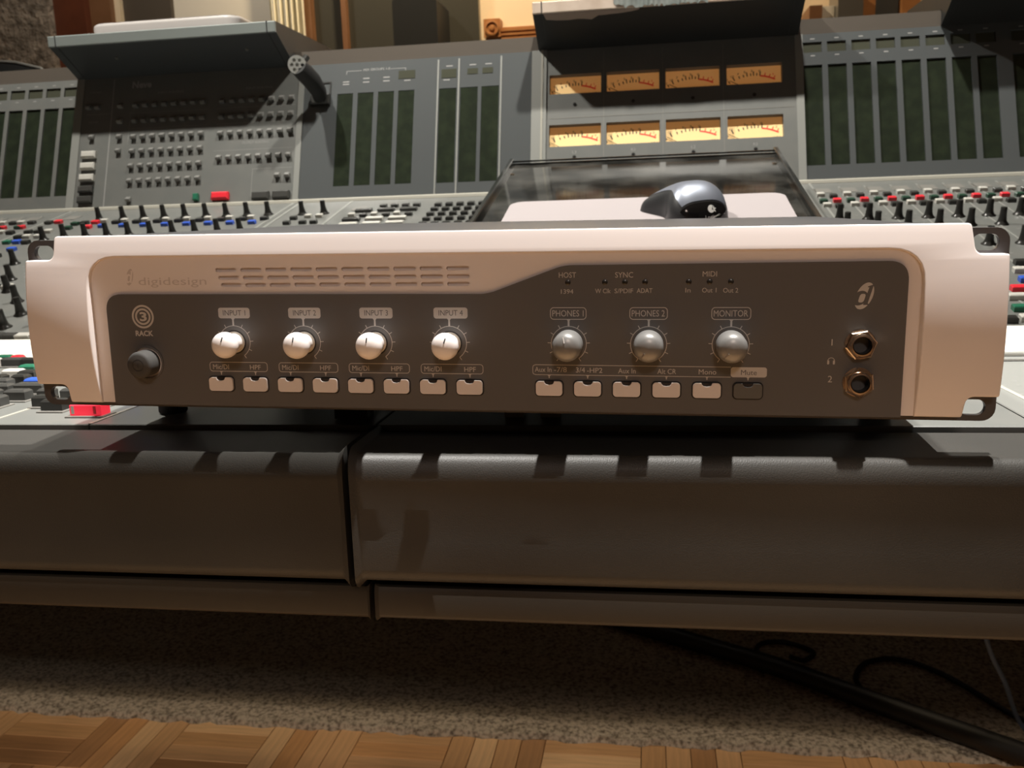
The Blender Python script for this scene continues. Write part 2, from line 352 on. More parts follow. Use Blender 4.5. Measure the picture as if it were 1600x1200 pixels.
# carved casing with rosette corner block
cs = empty('window_2', (-330, 2410, 0), 'honey oak window casing with carved rosette corner block', 'window'); tag(cs, kind='structure')
G().box((-413, 2400, 648), (-362, 2449, 701)).obj('corner_block', 'oak', cs, world=True)
rb = G().lathe([(22, 0), (22, 5), (17, 6), (15, 2), (9, 2), (7, 6), (0.1, 7)], (-387.5, 2400, 674), 'y', 28).obj('rosette', 'oak', cs, world=True, smooth=35)
G().box((-362, 2412, 633), (400, 2449, 676)).obj('head_casing', 'oak', cs, world=True)
for k, z in enumerate((640, 652, 664)): G().box((-362, 2406, z), (400, 2412, z+6)).obj('reed', 'oak', cs, world=True)
G().box((-408, 2412, -200), (-366, 2449, 648)).obj('side_casing', 'oak', cs, world=True)
G().box((-366, 2430, -200), (400, 2449, 633)).obj('pane', 'darkgl', cs, world=True)
# right-hand background
rw = empty('window_3', (720, 2410, 0), 'narrow grey window between two brown wooden posts', 'window'); tag(rw, kind='structure')
G().box((662, 2380, -300), (716, 2449, 1600)).obj('post', 'oak', rw, world=True)
G().box((788, 2380, -300), (836, 2449, 1600)).obj('post', 'oak', rw, world=True)
G().box((716, 2425, -300), (788, 2449, 1600)).obj('pane', mat('grey_blue_glass', (0.10, 0.11, 0.11), 0.15), rw, world=True)
G().box((836, 2395, -300), (848, 2449, 1600)).obj('bead', 'cream', rw, world=True)
sp = empty('background_speaker', (628, 2330, 300), 'grey rounded loudspeaker beside the brown wooden post', 'speaker')
G().plate(rrect(594, 420, 660, 720, 22), [], lambda x, z, h: (x, -h, z), -2400, -2270).obj('cabinet', mat('speaker_grey', (0.12, 0.115, 0.105), 0.3), sp, world=True, smooth=40)
G().box((598, 2290, FLOOR+11), (656, 2390, 420)).obj('stand', 'darkp', sp, world=True)
bk = empty('bookcase', (560, 2330, FLOOR+11), 'low wooden cabinet with a cream file against the cream wall', 'cabinet')
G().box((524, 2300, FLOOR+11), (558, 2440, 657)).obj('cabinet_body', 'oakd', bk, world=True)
G().box((559, 2310, FLOOR+11), (592, 2440, 655)).obj('file_box', 'offwhite', bk, world=True)

# ================================================================== MIXING CONSOLE
con = empty('mixing_console', (0, 500, FLOOR+11), 'large grey studio mixing console with meter bridge and padded armrest', 'mixing console')
X0, X1 = -1560, 1000
Y0 = 300; SL = math.radians(13.76); BA = math.radians(70.5); BY, BZ = 889.5, 144.4; TB = 606.9
# ---- padded armrest
def padbar(name, prof, x0, x1, r, m):
    cy = sum(p[0] for p in prof)/len(prof); cz = sum(p[1] for p in prof)/len(prof); R = []
    def ring(x, ins):
        out = []
        for y, z in prof:
            d = Vector((y-cy, z-cz)); k = max(0.0, 1-ins/max(d.length, 1e-6)); out.append((x, cy+d.x*k, cz+d.y*k))
        return out
    K = 5
    for k in range(K+1): a = PI/2*k/K; R.append(ring(x0+r*(1-math.sin(a)), r*(1-math.cos(a))*0 + r*(1-math.sin(a))))
    R = sorted(R, key=lambda q: q[0][0])
    E_ = [[(x0+x1-p[0], p[1], p[2]) for p in q] for q in reversed(R)]
    return G().rings(R+E_).obj(name, m, con, world=True, smooth=50)
def arc(cx, cz, r, a0, a1, n=7): return [(cx+r*math.cos(math.radians(a0+(a1-a0)*k/n)), cz+r*math.sin(math.radians(a0+(a1-a0)*k/n))) for k in range(n+1)]
padprof = [(42, -14), (42, -0.2), (38, 0.8), (20, 1.2), (-4, 1.2)]+[(-8-9.2*math.cos(math.radians(a)), -12.8+14*math.sin(math.radians(a))) for a in (88, 80, 70, 60, 50, 40, 30, 20, 10, 2)]+[(-17.3, -30), (-17.4, -50)]+arc(-9.5, -66, 8, 180, 262)+[(2, -74.3), (20, -74.3), (42, -60)]
padbar('armrest_pad', padprof, X0, -68.6, 4, 'leather'); padbar('armrest_pad', padprof, -65.4, X1, 4, 'leather')
lipprof = [(60, -74.5), (-6, -74.5), (-7.5, -78)]+arc(-4.5, -91.5, 3.5, 180, 265)+[(60, -95)]
padbar('armrest_lip', lipprof, X0, -61.8, 2, 'lip'); padbar('armrest_lip', lipprof, -59, X1, 2, 'lip')
# ---- under-body, legs
G().box((X0, 44, -74), (X1, 300, -14)).obj('front_pan', 'hoodblk', con, world=True)
G().add([(X0,300,-60),(X1,300,-60),(X1,1100,-60),(X0,1100,-60),(X0,300,-14),(X1,300,-14),(X1,890,126),(X0,890,126),(X0,1100,126),(X1,1100,126)],
        [(0,3,2,1),(0,1,5,4),(4,5,6,7),(7,6,9,8),(2,3,8,9),(0,4,7,8,3),(1,2,9,6,5)]).obj('rear_pan', 'hoodblk', con, world=True)
for x in (X0+20, X1-80):
    G().box((x, 760, FLOOR+11), (x+60, 1060, -60)).obj('pedestal_leg', 'hoodblk', con, world=True)
G().box((X0, 1290, FLOOR+11), (X1, 1310, 130)).obj('light_block_panel', 'hoodblk', con, world=True)  # unseen panel, added to keep back-room light off the carpet
# ---- flat fader modules
mods = [(X0, -317.2, 'grey'), (-316, -246.2, 'grey'), (-245, -69.4, 'grey'), (-68.2, 278.6, 'grey'), (279.9, X1, 'greyp')]
FM = []
for a, b, m in mods:
    o = G().cap((a+b)/2, 170.5, -14, b-a, 256, 14, 0.5).obj('fader_panel', m, con, world=True); FM.append(o)
for x in (-316.6, -245.6):
    G().box((x-1.4, 44, -1), (x+1.4, 282, 0.35)).obj('divider_strip', 'rail', con, world=True)
# ---- sloped channel surface: local frame x, t (up the slope), h (normal)
def slope_obj(g, name, m, smooth=None): return g.obj(name, m, con, (0, Y0, 0), (SL, 0, 0), smooth, True)
UPN = {}
secs = [('left', X0, -815, 'grey'), ('mon', -814.4, -441.6, 'grey'), ('cue', -440.8, -355.4, 'grey'), ('keys', -354.6, 286.2, 'grey'), ('right', 287, X1, 'grey')]
for n_, a, b, m in secs:
    UPN[n_] = slope_obj(G().cap((a+b)/2, TB/2, -12, b-a, TB, 12, 0.4), 'channel_panel', m)
def strip(x, w, t0, t1, m='greyl', h=0.5): slope_obj(G().box((x-w/2, t0, -0.5), (x+w/2, t1, h)), 'divider_strip', m)
for x, w in ((-815, 5), (-807, 3), (-448, 4), (-437, 5), (-355, 4), (288.5, 6), (302, 3)): strip(x, w, 70, TB-6)
for k in range(1, 17): strip(287+16+33*k, 2.2, 70, 575)
for k in range(1, 13): strip(-815-33.2*k, 2.2, 70, 575)
# white scribble strip between the fader panels and the slope
for a, b in ((X0, -250), (255, X1)):
    G().add([(a,282,-1),(b,282,-1),(b,300,3.2),(a,300,3.2),(b,340,12.4),(a,340,12.4),(b,340,9),(a,340,9),(a,300,-1),(b,300,-1)],
            [(0,1,2,3),(3,2,4,5),(5,4,6,7),(0,3,5,7,8),(1,9,6,4,2),(8,7,6,9),(0,8,9,1)]).obj('scribble_strip', 'scribble', con, world=True)
# ---- button library (shared meshes)
BL = {}
def cap_mesh(w, d, h, c, m):
    k = (round(w, 1), round(d, 1), h, m)
    if k not in BL:
        BL[k] = G().cap(0, 0, 0, w, d, h, c).mesh('push_button'); BL[k].materials.append(M[m])
    return BL[k]
def button(parent, x, t, w, d, m, h=5, c=0.8, name='push_button'):
    o = bpy.data.objects.new(name, cap_mesh(w, d, h, c, m)); COL.objects.link(o); o.parent = parent; o.location = (x*S, t*S, 0); return o
wedge = {}
def wedge_button(parent, x, s_, m='capgrey', w_=8.2):
    if m not in wedge:
        a = w_/2; g = G().add([(-a,-a,0),(a,-a,0),(a,a,0),(-a,a,0),(-a,-a,5.2),(a,-a,5.2),(-a+.6,-1.2,6.6),(a-.6,-1.2,6.6),(a-.6,a-.3,2.2),(-a+.6,a-.3,2.2)], [(3,2,1,0),(0,1,5,4),(4,5,7,6),(6,7,8,9),(9,8,2,3),(0,4,6,9,3),(1,2,8,7,5)])
        wedge[m] = g.mesh('push_button'); wedge[m].materials.append(M[m])
    o = bpy.data.objects.new('push_button', wedge[m]); COL.objects.link(o); o.parent = parent; o.location = (x*S, s_*S, 0); return o
kn_me = G().lathe([(7.6, 0), (7.4, 0.8), (5.6, 2.2), (4.6, 4.6), (4.0, 8), (3.6, 12), (3.4, 18.5), (3.0, 19.3), (0.1, 19.4)], n=18).mesh('rotary_knob', 40); kn_me.materials.append(M['bk'])
kp_me = G().box((-0.35, -3.6, 8), (0.35, -3.0, 19)).mesh('pointer'); kp_me.materials.append(M['bg'])
def knob(parent, x, t):
    o = bpy.data.objects.new('rotary_knob', kn_me); COL.objects.link(o); o.parent = parent; o.location = (x*S, t*S, 0); o.rotation_euler = (0, 0, random.uniform(-.6, .6)); return o
def dots(parent, pts, m='silkscreen', r=0.9):
    g = G()
    for x, y in pts: g.add([(x-r, y-r*.6, 0.12), (x+r, y-r*.6, 0.12), (x+r, y+r*.6, 0.12), (x-r, y+r*.6, 0.12)], [(0, 1, 2, 3)])
    g.obj('panel_print', m, parent)['kind'] = 'stuff'
# right channels
PRN = []
for k in range(0, 15):
    x = 304.2+33.0*k; p = UPN['right']
    o = G().box((x-4, 541, 0), (x+18, 566, 0.5)).obj('label_plate', 'bezelgrey', p)
    for dx, t, m in ((0, 523, 'wh'), (14.2, 513.5, 'bg'), (-2.2, 487.3, 'dgn'), (14.6, 489, 'rd'), (-1.2, 467, 'wh'), (12, 460, 'bk')):
        button(p, x+dx, t, 9.6, 8, m)
    if x < 620:
        knob(p, x+1, 400); knob(p, x+2, 361); knob(p, x-3, 284)
        for t, m, w_, dx in ((212, 'bk', 12, 3), (188, 'wh', 12, -6), (160, 'bl', 13, -10), (135, 'rd', 14, 8), (113, 'wh', 22, 2), (84, 'gn', 14, -8), (60, 'wh', 13, -11), (57, 'bk', 9, 8)):
            button(p, x+dx, t, w_, 8, m)
    PRN += [(x+a, t) for a, t in ((-8, 420), (9, 420), (-8, 385), (12, 340), (-9, 330), (6, 308), (-11, 262), (8, 250))]
dots(UPN['right'], PRN, 'silkscreen', 1.3)
# left channels (far) and the near knobs beside the rack unit
p = UPN['left']; PRN = []
for k in range(0, 11):
    x = -849.5-31.0*k
    G().box((x-14, 545, 0), (x+9, 568, 0.5)).obj('label_plate', 'bezelgrey', p)
    for dx, t, m in ((-2.5, 528.7, 'wh'), (16.5, 526.5, 'bg'), (-18+32, 498.4, 'dgn'), (18.3, 498.7, 'rd'), (3.5, 473.4, 'wh'), (22.7, 467.6, 'bk')): button(p, x+dx, t, 10.5, 8, m)
for x, t in ((-894.7, 420), (-860, 420), (-928, 420), (-890, 380), (-858, 380), (-826, 380), (-924, 380), (-860, 340), (-828, 340)): knob(p, x, t)
pm = UPN['mon']; G().box((-796, 545, 0), (-775, 567, 0.5)).obj('label_plate', 'bezelgrey', pm)
for x, t, m in ((-787.4, 524, 'rd'), (-720.8, 513.5, 'rd'), (-716.5, 486.2, 'rd'), (-801.9, 522, 'bg'), (-750.2, 508.4, 'dgn'), (-737.2, 512.3, 'bk'), (-746.8, 484.5, 'dgn'),
                (-781.4, 466.9, 'bk'), (-798.2, 467.8, 'bk'), (-795.2, 440.3, 'bk'), (-762.8, 410.6, 'bk'), (-767.5, 468.8, 'wh'), (-782.6, 442.2, 'wh'), (-765.3, 441.6, 'wh'),
                (-778.7, 413.9, 'bl'), (-759.8, 376.1, 'bl'), (-793.7, 413.9, 'gn'), (-790, 350, 'wh'), (-776, 338, 'bk'), (-760, 345, 'bk'), (-742, 300, 'wh'), (-776, 318, 'wh')): button(pm, x, t, 10.5, 8, m)
for x, t in zip((-728.8, -690, -657, -624, -590.7, -557.5, -524.8, -492.6, -460), (537, 537, 536.5, 536, 535.5, 535, 533, 532.5, 532)): knob(pm, x, t)
for k in range(9): knob(pm, -723+k*32.6, 438)
knob(pm, -748, 428); knob(pm, -711, 312); knob(pm, -744, 312); knob(pm, -668, 244); knob(pm, -702, 244); knob(pm, -602, 162); knob(pm, -635, 160); knob(pm, -568, 120); knob(pm, -601, 118); knob(pm, -560, 82); knob(pm, -593, 82); knob(pm, -640, 200); knob(pm, -528, 90)
for k in range(8):
    x = -708+k*33.2; button(pm, x, 516.5-k*1.3, 9.5, 7, 'wh', 6); button(pm, x+12.2, 489.5-k*1.2, 10.5, 7, 'bl'); button(pm, x+22.3, 509.5-k*1.2, 11, 7, 'bk')
for x, t, m, w_ in ((-647.6, 210.8, 'wh', 12), (-516.2, 50.8, 'wh', 15), (-531, 51.2, 'bg', 14), (-547, 53, 'bg', 14), (-563, 53, 'bg', 14), (-500, 51, 'wh', 15), (-664, 211, 'bk', 10), (-680, 212, 'wh', 10)): button(pm, x, t, w_, 9, m)
dots(pm, [(-735+33*k+dx, t) for k in range(9) for dx, t in ((6, 455), (-10, 447), (14, 430), (20, 560), (-6, 562))]+[(-700+11*k, 330-15*k) for k in range(20)]+[(-690+11*k, 300-15*k) for k in range(17)]+[(-660+11*k, 295-15*k) for k in range(16)], 'silkscreen', 1.5)
pc = UPN['cue']
for x in (-406, -374): knob(pc, x, 526)
for x, t, m in ((-408.4, 497, 'bk'), (-408.6, 470.4, 'bk'), (-385.7, 470.9, 'bk'), (-370.1, 471, 'bk'), (-389.8, 505, 'wh'), (-373.5, 504.5, 'wh')): button(pc, x, t, 9.5, 7, m)
pk = UPN['keys']
G().lathe([(13, 0), (13, 0.6), (9, 0.9), (0.1, 0.9)], (-326, 545, 0)).obj('talkback_grille', 'bezelgrey', pk)
for k in range(4): button(pk, -292.6+16.3*k, 550, 10, 7, 'bk', name='key_button')
for k in range(3):
    button(pk, -315+32.6*k, 526.5, 24, 8, 'bg', name='key_button'); button(pk, -325.7+32.4*k, 503, 9, 7, 'wh', name='key_button'); button(pk, -307.5+32.4*k, 498, 10, 7, 'bk', name='key_button')
    button(pk, -318+32.5*k, 476, 24, 9, 'bg' if k == 0 else 'wh', name='key_button'); button(pk, -314+32*k, 449, 24, 9, 'wh', name='key_button')
for r, (t, off) in enumerate(((546.5, 0), (520.5, 0.2), (493, 0.6), (465.3, 1.4), (440, 2))):
    for k in range(5): button(pk, -211.6+off+15.8*k, t, 10, 7, 'bk', name='key_button')
# ---- lower fader panels: buttons beside the rack unit
LB = G().cap(0, 0, 0, 13, 13, 1.2, 0.4).mesh('button_bezel'); LB.materials.append(M['bezelgrey'])
def lbutton(panel, x, y, m, w_=12, d=9, h=7):
    o = G().cap(0, 0, 0, w_+3.5, d+5, 1.1, 0.3).obj('button_bezel', 'bezelgrey', panel, (x, y, 0)); 
    b = button(panel, x, y, w_, d, m, h, 1.4); b.location.z = 0.001; return b
for x, y, m, w_ in ((-413.9, 217.8, 'gn', 14), (-411.6, 196.3, 'wh', 15), (-393.7, 190.2, 'bk', 14), (-407, 171.8, 'bk', 14), (-387, 172.3, 'bk', 11), (-362, 155.8, 'bl', 15), (-352, 136.6, 'bg', 22),
                    (-388.3, 154.7, 'bg', 12), (-380, 134.7, 'bg', 12), (-364.4-6, 135.7-2, 'bg', 10), (-344, 112.1, 'bg', 16), (-365, 112, 'bg', 14), (-385, 112, 'bg', 14), (-346, 92, 'bg', 14), (-366, 90, 'bg', 14), (-325, 116.3, 'bg', 10)): lbutton(FM[0], x, y, m, w_)
for x, y, m, w_ in ((-306, 116, 'bg', 13), (-309, 92, 'bk', 14), (-293, 79.6, 'bk', 15), (-287, 99, 'bk', 14), (-271, 97, 'bk', 14), (-284, 120, 'bg', 12), (-268, 120, 'bl', 12), (-300, 140, 'bg', 14)): lbutton(FM[1], x, y, m, w_)
rdb = G().cap(0, 0, 1, 21, 9.5, 8, 1.6).obj('push_button', 'rdlit', FM[1], (-259.5, 65.5, 0)); tag(rdb, 'large lit red button')
G().box((-9.6, -4.75, 2.2), (-7.6, -4.8, 7.2)).obj('clip', 'wh', FM[1], (-259.5, 65.5, 0)); G().box((5.2, -4.75, 2.2), (7.2, -4.8, 7.2)).obj('clip', 'rd', FM[1], (-259.5, 65.5, 0))
G().cap(-259.5, 65.5, 0, 26, 14, 1.1, 0.3).obj('button_bezel', 'bezelgrey', FM[1])
for x, y, m, w_ in ((-497.5, 268, 'gn', 26), (-477, 271, 'gn', 13), (-464, 270, 'rd', 9), (-478, 255, 'wh', 16), (-455, 255, 'bg', 22), (-520, 256, 'wh', 14), (-440, 254, 'bk', 14)): lbutton(FM[0], x, y, m, w_, 8)
for x in (7.5, 28.3):
    G().cap(x, 66, 0, 11, 8, 9, 1).obj('fader_cap', 'bezelgrey', FM[3])
for k in range(4):
    x = 343+33*k; G().box((x-14, 262, -0.2), (x+14, 274, 0.5)).obj('label_plate', 'bk', FM[4]); G().box((x-14, 240, -0.2), (x+12, 247, 0.6)).obj('label_plate', 'bg', FM[4])
    G().box((x-1, 100, -0.2), (x+1, 215, 0.2)).obj('fader_slot', 'mark', FM[4])
G().box((296, 60, -0.3), (299, 235, 0.3)).obj('divider_strip', 'rail', FM[4])
dots(FM[4], [(300+9*i+3*(j % 2), 95+14*j) for i in range(4) for j in range(9)], 'silkscreen', 1.2)
# ---- meter bridge: local frame x, s (up the face), h (towards the operator)
def bridge_obj(g, name, m, smooth=None): return g.obj(name, m, con, (0, BY, BZ), (BA, 0, 0), smooth, True)
def rect(x0, s0, x1, s1): return [(x0, s0), (x1, s0), (x1, s1), (x0, s1)]
def panel(x0, x1, holes, m, name='bridge_panel', depth=3.0):
    return bridge_obj(G().grid_plate(x0, 0, x1, 221, holes, -25, 0, depth), name, m)
def panes(parent, holes, m, name, depth=3.0):
    for hl in holes:
        xs = [p[0] for p in hl]; ys = [p[1] for p in hl]
        G().box((min(xs)+.3, min(ys)+.3, -depth), (max(xs)-.3, max(ys)-.3, -depth+0.6)).obj(name, m, parent)
def chan_bridge(x0, x1, starts, tall=25.3, m='grey'):
    sm = [rect(x, 193, x+25.5, 208.8) for x in starts]; tl = [rect(x, 24.8, x+tall, 174) for x in starts]
    p = panel(x0, x1, sm+tl, m); panes(p, sm, 'lcd', 'display_pane'); panes(p, tl, 'bargraph', 'meter_pane')
    g = G()
    for x in starts:
        for s_ in (213.5, 188): g.add([(x+10, s_-.8, .1), (x+16, s_-.8, .1), (x+16, s_+.8, .1), (x+10, s_+.8, .1)], [(0, 1, 2, 3)])
    g.obj('panel_print', 'silkscreen', p)['kind'] = 'stuff'; return p
PL = chan_bridge(X0, -830, [-852.6-32*k for k in range(24) if -852.6-32*k > X0+5])
PR = chan_bridge(300, X1, [300.6+32.9*k for k in range(8)]+[576.5+32.9*k for k in range(9)], m='glossg')
bridge_obj(G().box((-830, 0, -20), (-816.3, 221, 1.5)), 'divider_strip', 'greyl'); bridge_obj(G().box((289.5, 0, -20), (300, 221, 1.5)), 'divider_strip', 'greyl')
# routing panel
RP = panel(-816.3, -452, [], 'grey', 'routing_panel')
for row, s_ in enumerate((171, 145.2, 118, 94.2, 69.6, 45)):
    for k in range(8): wedge_button(RP, -723+16.35*k, s_)
for s_ in (169.6, 143.8, 116.4, 76.5):
    for k in range(8): wedge_button(RP, -576+16.25*k, s_)
for x, s_, m in ((-749.4, 171.4, 'bezelgrey'), (-748.7, 145.4, 'bezelgrey'), (-747.5, 119.5, 'bk'), (-747, 95.9, 'bk'), (-804.8, 172, 'bk'), (-789, 171.4, 'bk'), (-795.3, 120.8, 'bk'), (-722.1, 14.5, 'bk'), (-478, 44, 'bk'), (-462, 43.5, 'bk')):
    wedge_button(RP, x, s_, 'capgrey' if m == 'bk' else 'bezelgrey2')
button(RP, -608.7, 13.2, 8.4, 11, 'gn', 6.5, 1.2)
for s_, m in ((90.7, 'wh'), (71.5, 'wh'), (52.3, 'wh'), (33.1, 'bg'), (16.2, 'bg')):
    button(RP, -796.5, s_, 25, 11, m, 7, 2.0, 'label_button')
button(RP, -502.8, 11.5, 27, 13, 'bg', 7, 2.2, 'label_button'); button(RP, -469.8, 11.5, 27, 13, 'bg', 7, 2.2, 'label_button'); button(RP, -568.7, 13.7, 28, 12, 'rd', 7, 2.4, 'label_button')
text('*Neve', -716.5, 206.4, 33, 10.5, XY, 0.15, mat('dull_grey_print', (0.30, 0.30, 0.29), 0.5), RP)
for s_, x, y in (('INPUT ROUTING', -665.7, 190.4), ('INPUT ROUTING', -517, 189.2), ('OUTPUT ROUTING', -518, 99.6)): text(s_, x, y, 44, 4, XY, 0.15, 'silkscreen', RP)
text('CONTROL', -796, 197, 20, 3, XY, 0.15, 'silkscreen', RP); text('METER', -795.5, 146, 16, 3, XY, 0.15, 'silkscreen', RP)
g = G()
for a, b in (((-765.8, 4), (-764.2, 217)), ((-808, 159), (-766, 159.6)), ((-520, 2), (-519.4, 56)), ((-520, 56), (-456, 56.6)), ((-733, 158), (-600, 158.4)), ((-733, 132), (-600, 132.4)), ((-586, 158), (-456, 158.4)), ((-586, 132), (-456, 132.4)), ((-733, 106), (-733+.5, 160)), ((-586, 88), (-456, 88.5))):
    g.add([(a[0], a[1], .12), (b[0], a[1], .12), (b[0], b[1], .12), (a[0], b[1], .12)], [(0, 1, 2, 3)])
g.obj('panel_print', 'silkscreen', RP)['kind'] = 'stuff'
bridge_obj(G().box((-452, 0, -20), (-443, 221, 1.5)), 'divider_strip', 'greyl')
# group meter panel (glossy)
tl = [rect(x, 22.5, x+25, 171) for x in (-389, -356.5, -324.3, -292.5)]+[rect(x, 21.3, x+26.6, 170.4) for x in (-228.8, -196.2, -164)]
GP = panel(-443, -88, tl, 'glossg', 'group_meter_panel', 1.2); panes(GP, tl, 'bargraph', 'meter_pane', 1.2)
g = G()
for x in (-229.5-1.6, -199, -134.5): g.box((x-1.2, 4, 0), (x+1.2, 217, 0.8))
g.obj('divider_strip', 'greyl', GP)
for x0, x1, s0, s1 in ((-293, -267, 190, 203), (-226, -203, 187, 201), (-186, -170, 191, 200), (-163, -147, 191, 200)): G().box((x0, s0, 0), (x1, s1, 0.5)).obj('display_pane', 'lcd', GP)
text('MIX GROUPS 1-8', -328, 208, 42, 4, XY, 0.15, 'silkscreen', GP)
g = G()
for x, s_ in ((-376, 190), (-344, 194), (-312, 194), (-376, 186), (-344, 188), (-312, 188), (-279, 187), (-214, 206), (-178, 206), (-154, 206), (-218, 184)): g.add([(x-5, s_-.8, .12), (x+5, s_-.8, .12), (x+5, s_+.8, .12), (x-5, s_+.8, .12)], [(0, 1, 2, 3)])
for a in ((-376, 207, -352, 207.7), (-306, 207, -282, 207.7), (-376, 202, -375.3, 207), (-282.7, 202, -282, 207)): g.add([(a[0], a[1], .12), (a[2], a[1], .12), (a[2], a[3], .12), (a[0], a[3], .12)], [(0, 1, 2, 3)])
g.obj('panel_print', 'silkscreen', GP)['kind'] = 'stuff'
bridge_obj(G().box((-88, 0, -20), (-66, 221, 2)), 'divider_strip', 'greyl'); bridge_obj(G().box((-74, 0, 2), (-71, 221, 2.8)), 'divider_strip', 'rail')
# VU meter panel
vx = ((-61.5, 14.5), (22.3, 99), (107.5, 184.5), (194, 271)); vs = ((69.5, 103.2), (151, 181.3))
holes = [rect(a, c, b, d) for a, b in vx for c, d in vs]
VP = panel(-66, 289.5, holes, 'grey', 'vu_panel', 9)
def vu(a, b, c, d):
    cx = (a+b)/2; w_ = b-a; hh = d-c
    o = G().box((a+.4, c+.4, -9), (b-.4, d-.4, -8.3)).obj('vu_meter', 'vu', con, (0, BY, BZ), (BA, 0, 0), None, True)
    # scale: an arc about a pivot below the window
    px, py, R = cx+1, c-hh*1.55, hh*2.08
    pol = lambda ang, r: (px+r*math.sin(math.radians(ang)), py+r*math.cos(math.radians(ang)))
    g = G(); k = G()
    def band(gg, a0, a1, r0, r1, n=6):
        for i in range(n):
            p = [pol(a0+(a1-a0)*i/n, r0), pol(a0+(a1-a0)*i/n, r1), pol(a0+(a1-a0)*(i+1)/n, r1), pol(a0+(a1-a0)*(i+1)/n, r0)]
            gg.add([(x, y, -8.2) for x, y in p], [(3, 2, 1, 0)])
    for ang, ln in ((-33, 4), (-26, 6.5), (-19, 4), (-13.5, 4), (-9, 6.5), (-4.5, 4), (-1, 6.5), (3, 4), (7, 6.5)): band(g, ang-.65, ang+.65, R, R+ln, 1)
    band(k, 7, 27, R-1.2, R+1.2, 8)
    for ang in (13, 19, 25): band(k, ang-.6, ang+.6, R, R+5, 1)
    for s_, ang in (('-20', -34), ('10', -26), ('7', -19), ('5', -11), ('3', -3), ('0', 6)):
        q = pol(ang, R+7.4); text_into(g, s_, q[0], q[1], 4.4 if len(s_) > 1 else 2.6, 3.2, XY, -8.2)
    for s_, ang in (('3', 22),): q = pol(ang, R+6); text_into(k, s_, q[0], q[1], 2.2, 2.8, XY, -8.2)
    text_into(g, 'VU', b-8, c+3.2, 9, 2.8, XY, -8.2)
    g.obj('scale', 'vublk', o); k.obj('red_zone', 'vured', o)
    n = G(); p0 = pol(-24, R*0.72); p1 = pol(-31.5, R+3); dv = Vector((p1[0]-p0[0], p1[1]-p0[1])).normalized(); nv = Vector((-dv.y, dv.x))*0.42
    p0 = (max(p0[0], a+1), max(p0[1], c+.8)); n.add([(p0[0]-nv.x, p0[1]-nv.y, -7), (p0[0]+nv.x, p0[1]+nv.y, -7), (p1[0]+nv.x, p1[1]+nv.y, -7), (p1[0]-nv.x, p1[1]-nv.y, -7)], [(0, 1, 2, 3), (3, 2, 1, 0)]); n.obj('needle', 'vublk', o)
for a, b in vx:
    for c, d in vs: vu(a, b, c, d)
for i, x in enumerate((-24, 61, 146, 232)):
    for s_ in (52.5, 134): G().lathe([(2.6, 0), (2.6, .8), (0.1, 1)], (x, s_, 0), n=14).obj('adjuster_screw', 'screw', VP)
    text(('L3', 'R3', 'L2', 'R2')[i], x, 60, 6, 4, XY, 0.15, 'silkscreen', VP)
g = G()
for x in (18.4, 103.3, 189.3): g.box((x-.5, 20, 0), (x+.5, 215, 0.3))
g.box((-60, 113, 0), (285, 114, 0.3)); g.obj('panel_print', 'bezelgrey', VP)['kind'] = 'stuff'
# foot rail, top cap, bridge back
bridge_obj(G().cap((X0+X1)/2, -1.5, -10, X1-X0, 9, 16, 2.5), 'bridge_rail', 'rail')
G().box((X0, 967, 340), (X1, 1090, 374)).obj('top_cap', 'brown', con, world=True)
G().add([(X0,897,126),(X1,897,126),(X1,971,340),(X0,971,340),(X0,1090,126),(X1,1090,126),(X1,1090,340),(X0,1090,340)], [(0,1,2,3),(5,4,7,6),(4,0,3,7),(1,5,6,2),(3,2,6,7),(4,5,1,0)]).obj('bridge_case', 'hoodblk', con, world=True)
# script hoods standing on the bridge (wedge housings)
def hood(x0, x1, face, under):
    P = [(962.5, 352.5), (899, 391), (897.5, 393), (897.5, 405), (900, 407), (1140, 408), (1140, 374.5), (963, 374.5)]
    n = len(P); g = G(); v = [(x0, y, z) for y, z in P]+[(x1, y, z) for y, z in P]
    g.add(v, [tuple(range(n)), tuple(reversed(range(n, 2*n)))]+[(i, n+i, n+(i+1) % n, (i+1) % n) for i in range(n)])
    o = g.obj('script_hood', under, con, world=True)
    fo = G().cap(0, 0, 0, x1-x0, 16, 3, 1.2).obj('front_edge', face, con, ((x0+x1)/2, 897.8, 399), (PI/2, 0, 0), world=True)
    for xx in (x0+13, x1-13): G().box((xx-.7, 894.4, 390.5), (xx+.7, 898, 407.6)).obj('seam', 'mark', con, world=True)
    for xx in (x0+13, x1-13):
        G().add([(xx-.7, 898.9, 390.6), (xx+.7, 898.9, 390.6), (xx+.7, 962.3, 352.2), (xx-.7, 962.3, 352.2), (xx-.7, 899.5, 391.6), (xx+.7, 899.5, 391.6), (xx+.7, 963, 353.2), (xx-.7, 963, 353.2)],
                [(0, 3, 2, 1), (4, 5, 6, 7), (0, 1, 5, 4), (2, 3, 7, 6), (1, 2, 6, 5), (3, 0, 4, 7)]).obj('seam', 'mark', con, world=True)
    return o
hood(-829, -460, 'hoodface', 'hood'); hood(-78, 294, 'tapec', 'hoodblk'); hood(486, X1, 'hoodblk', 'hoodblk')
for x in (-735, -520): G().lathe([(2.5, 0), (2.5, 1.2), (0.1, 1.6)], (0, 0, 0), n=10).obj('screw', 'bezelgrey', con, (x, 925, 375.0), (math.radians(180-31), 0, 0), world=True)
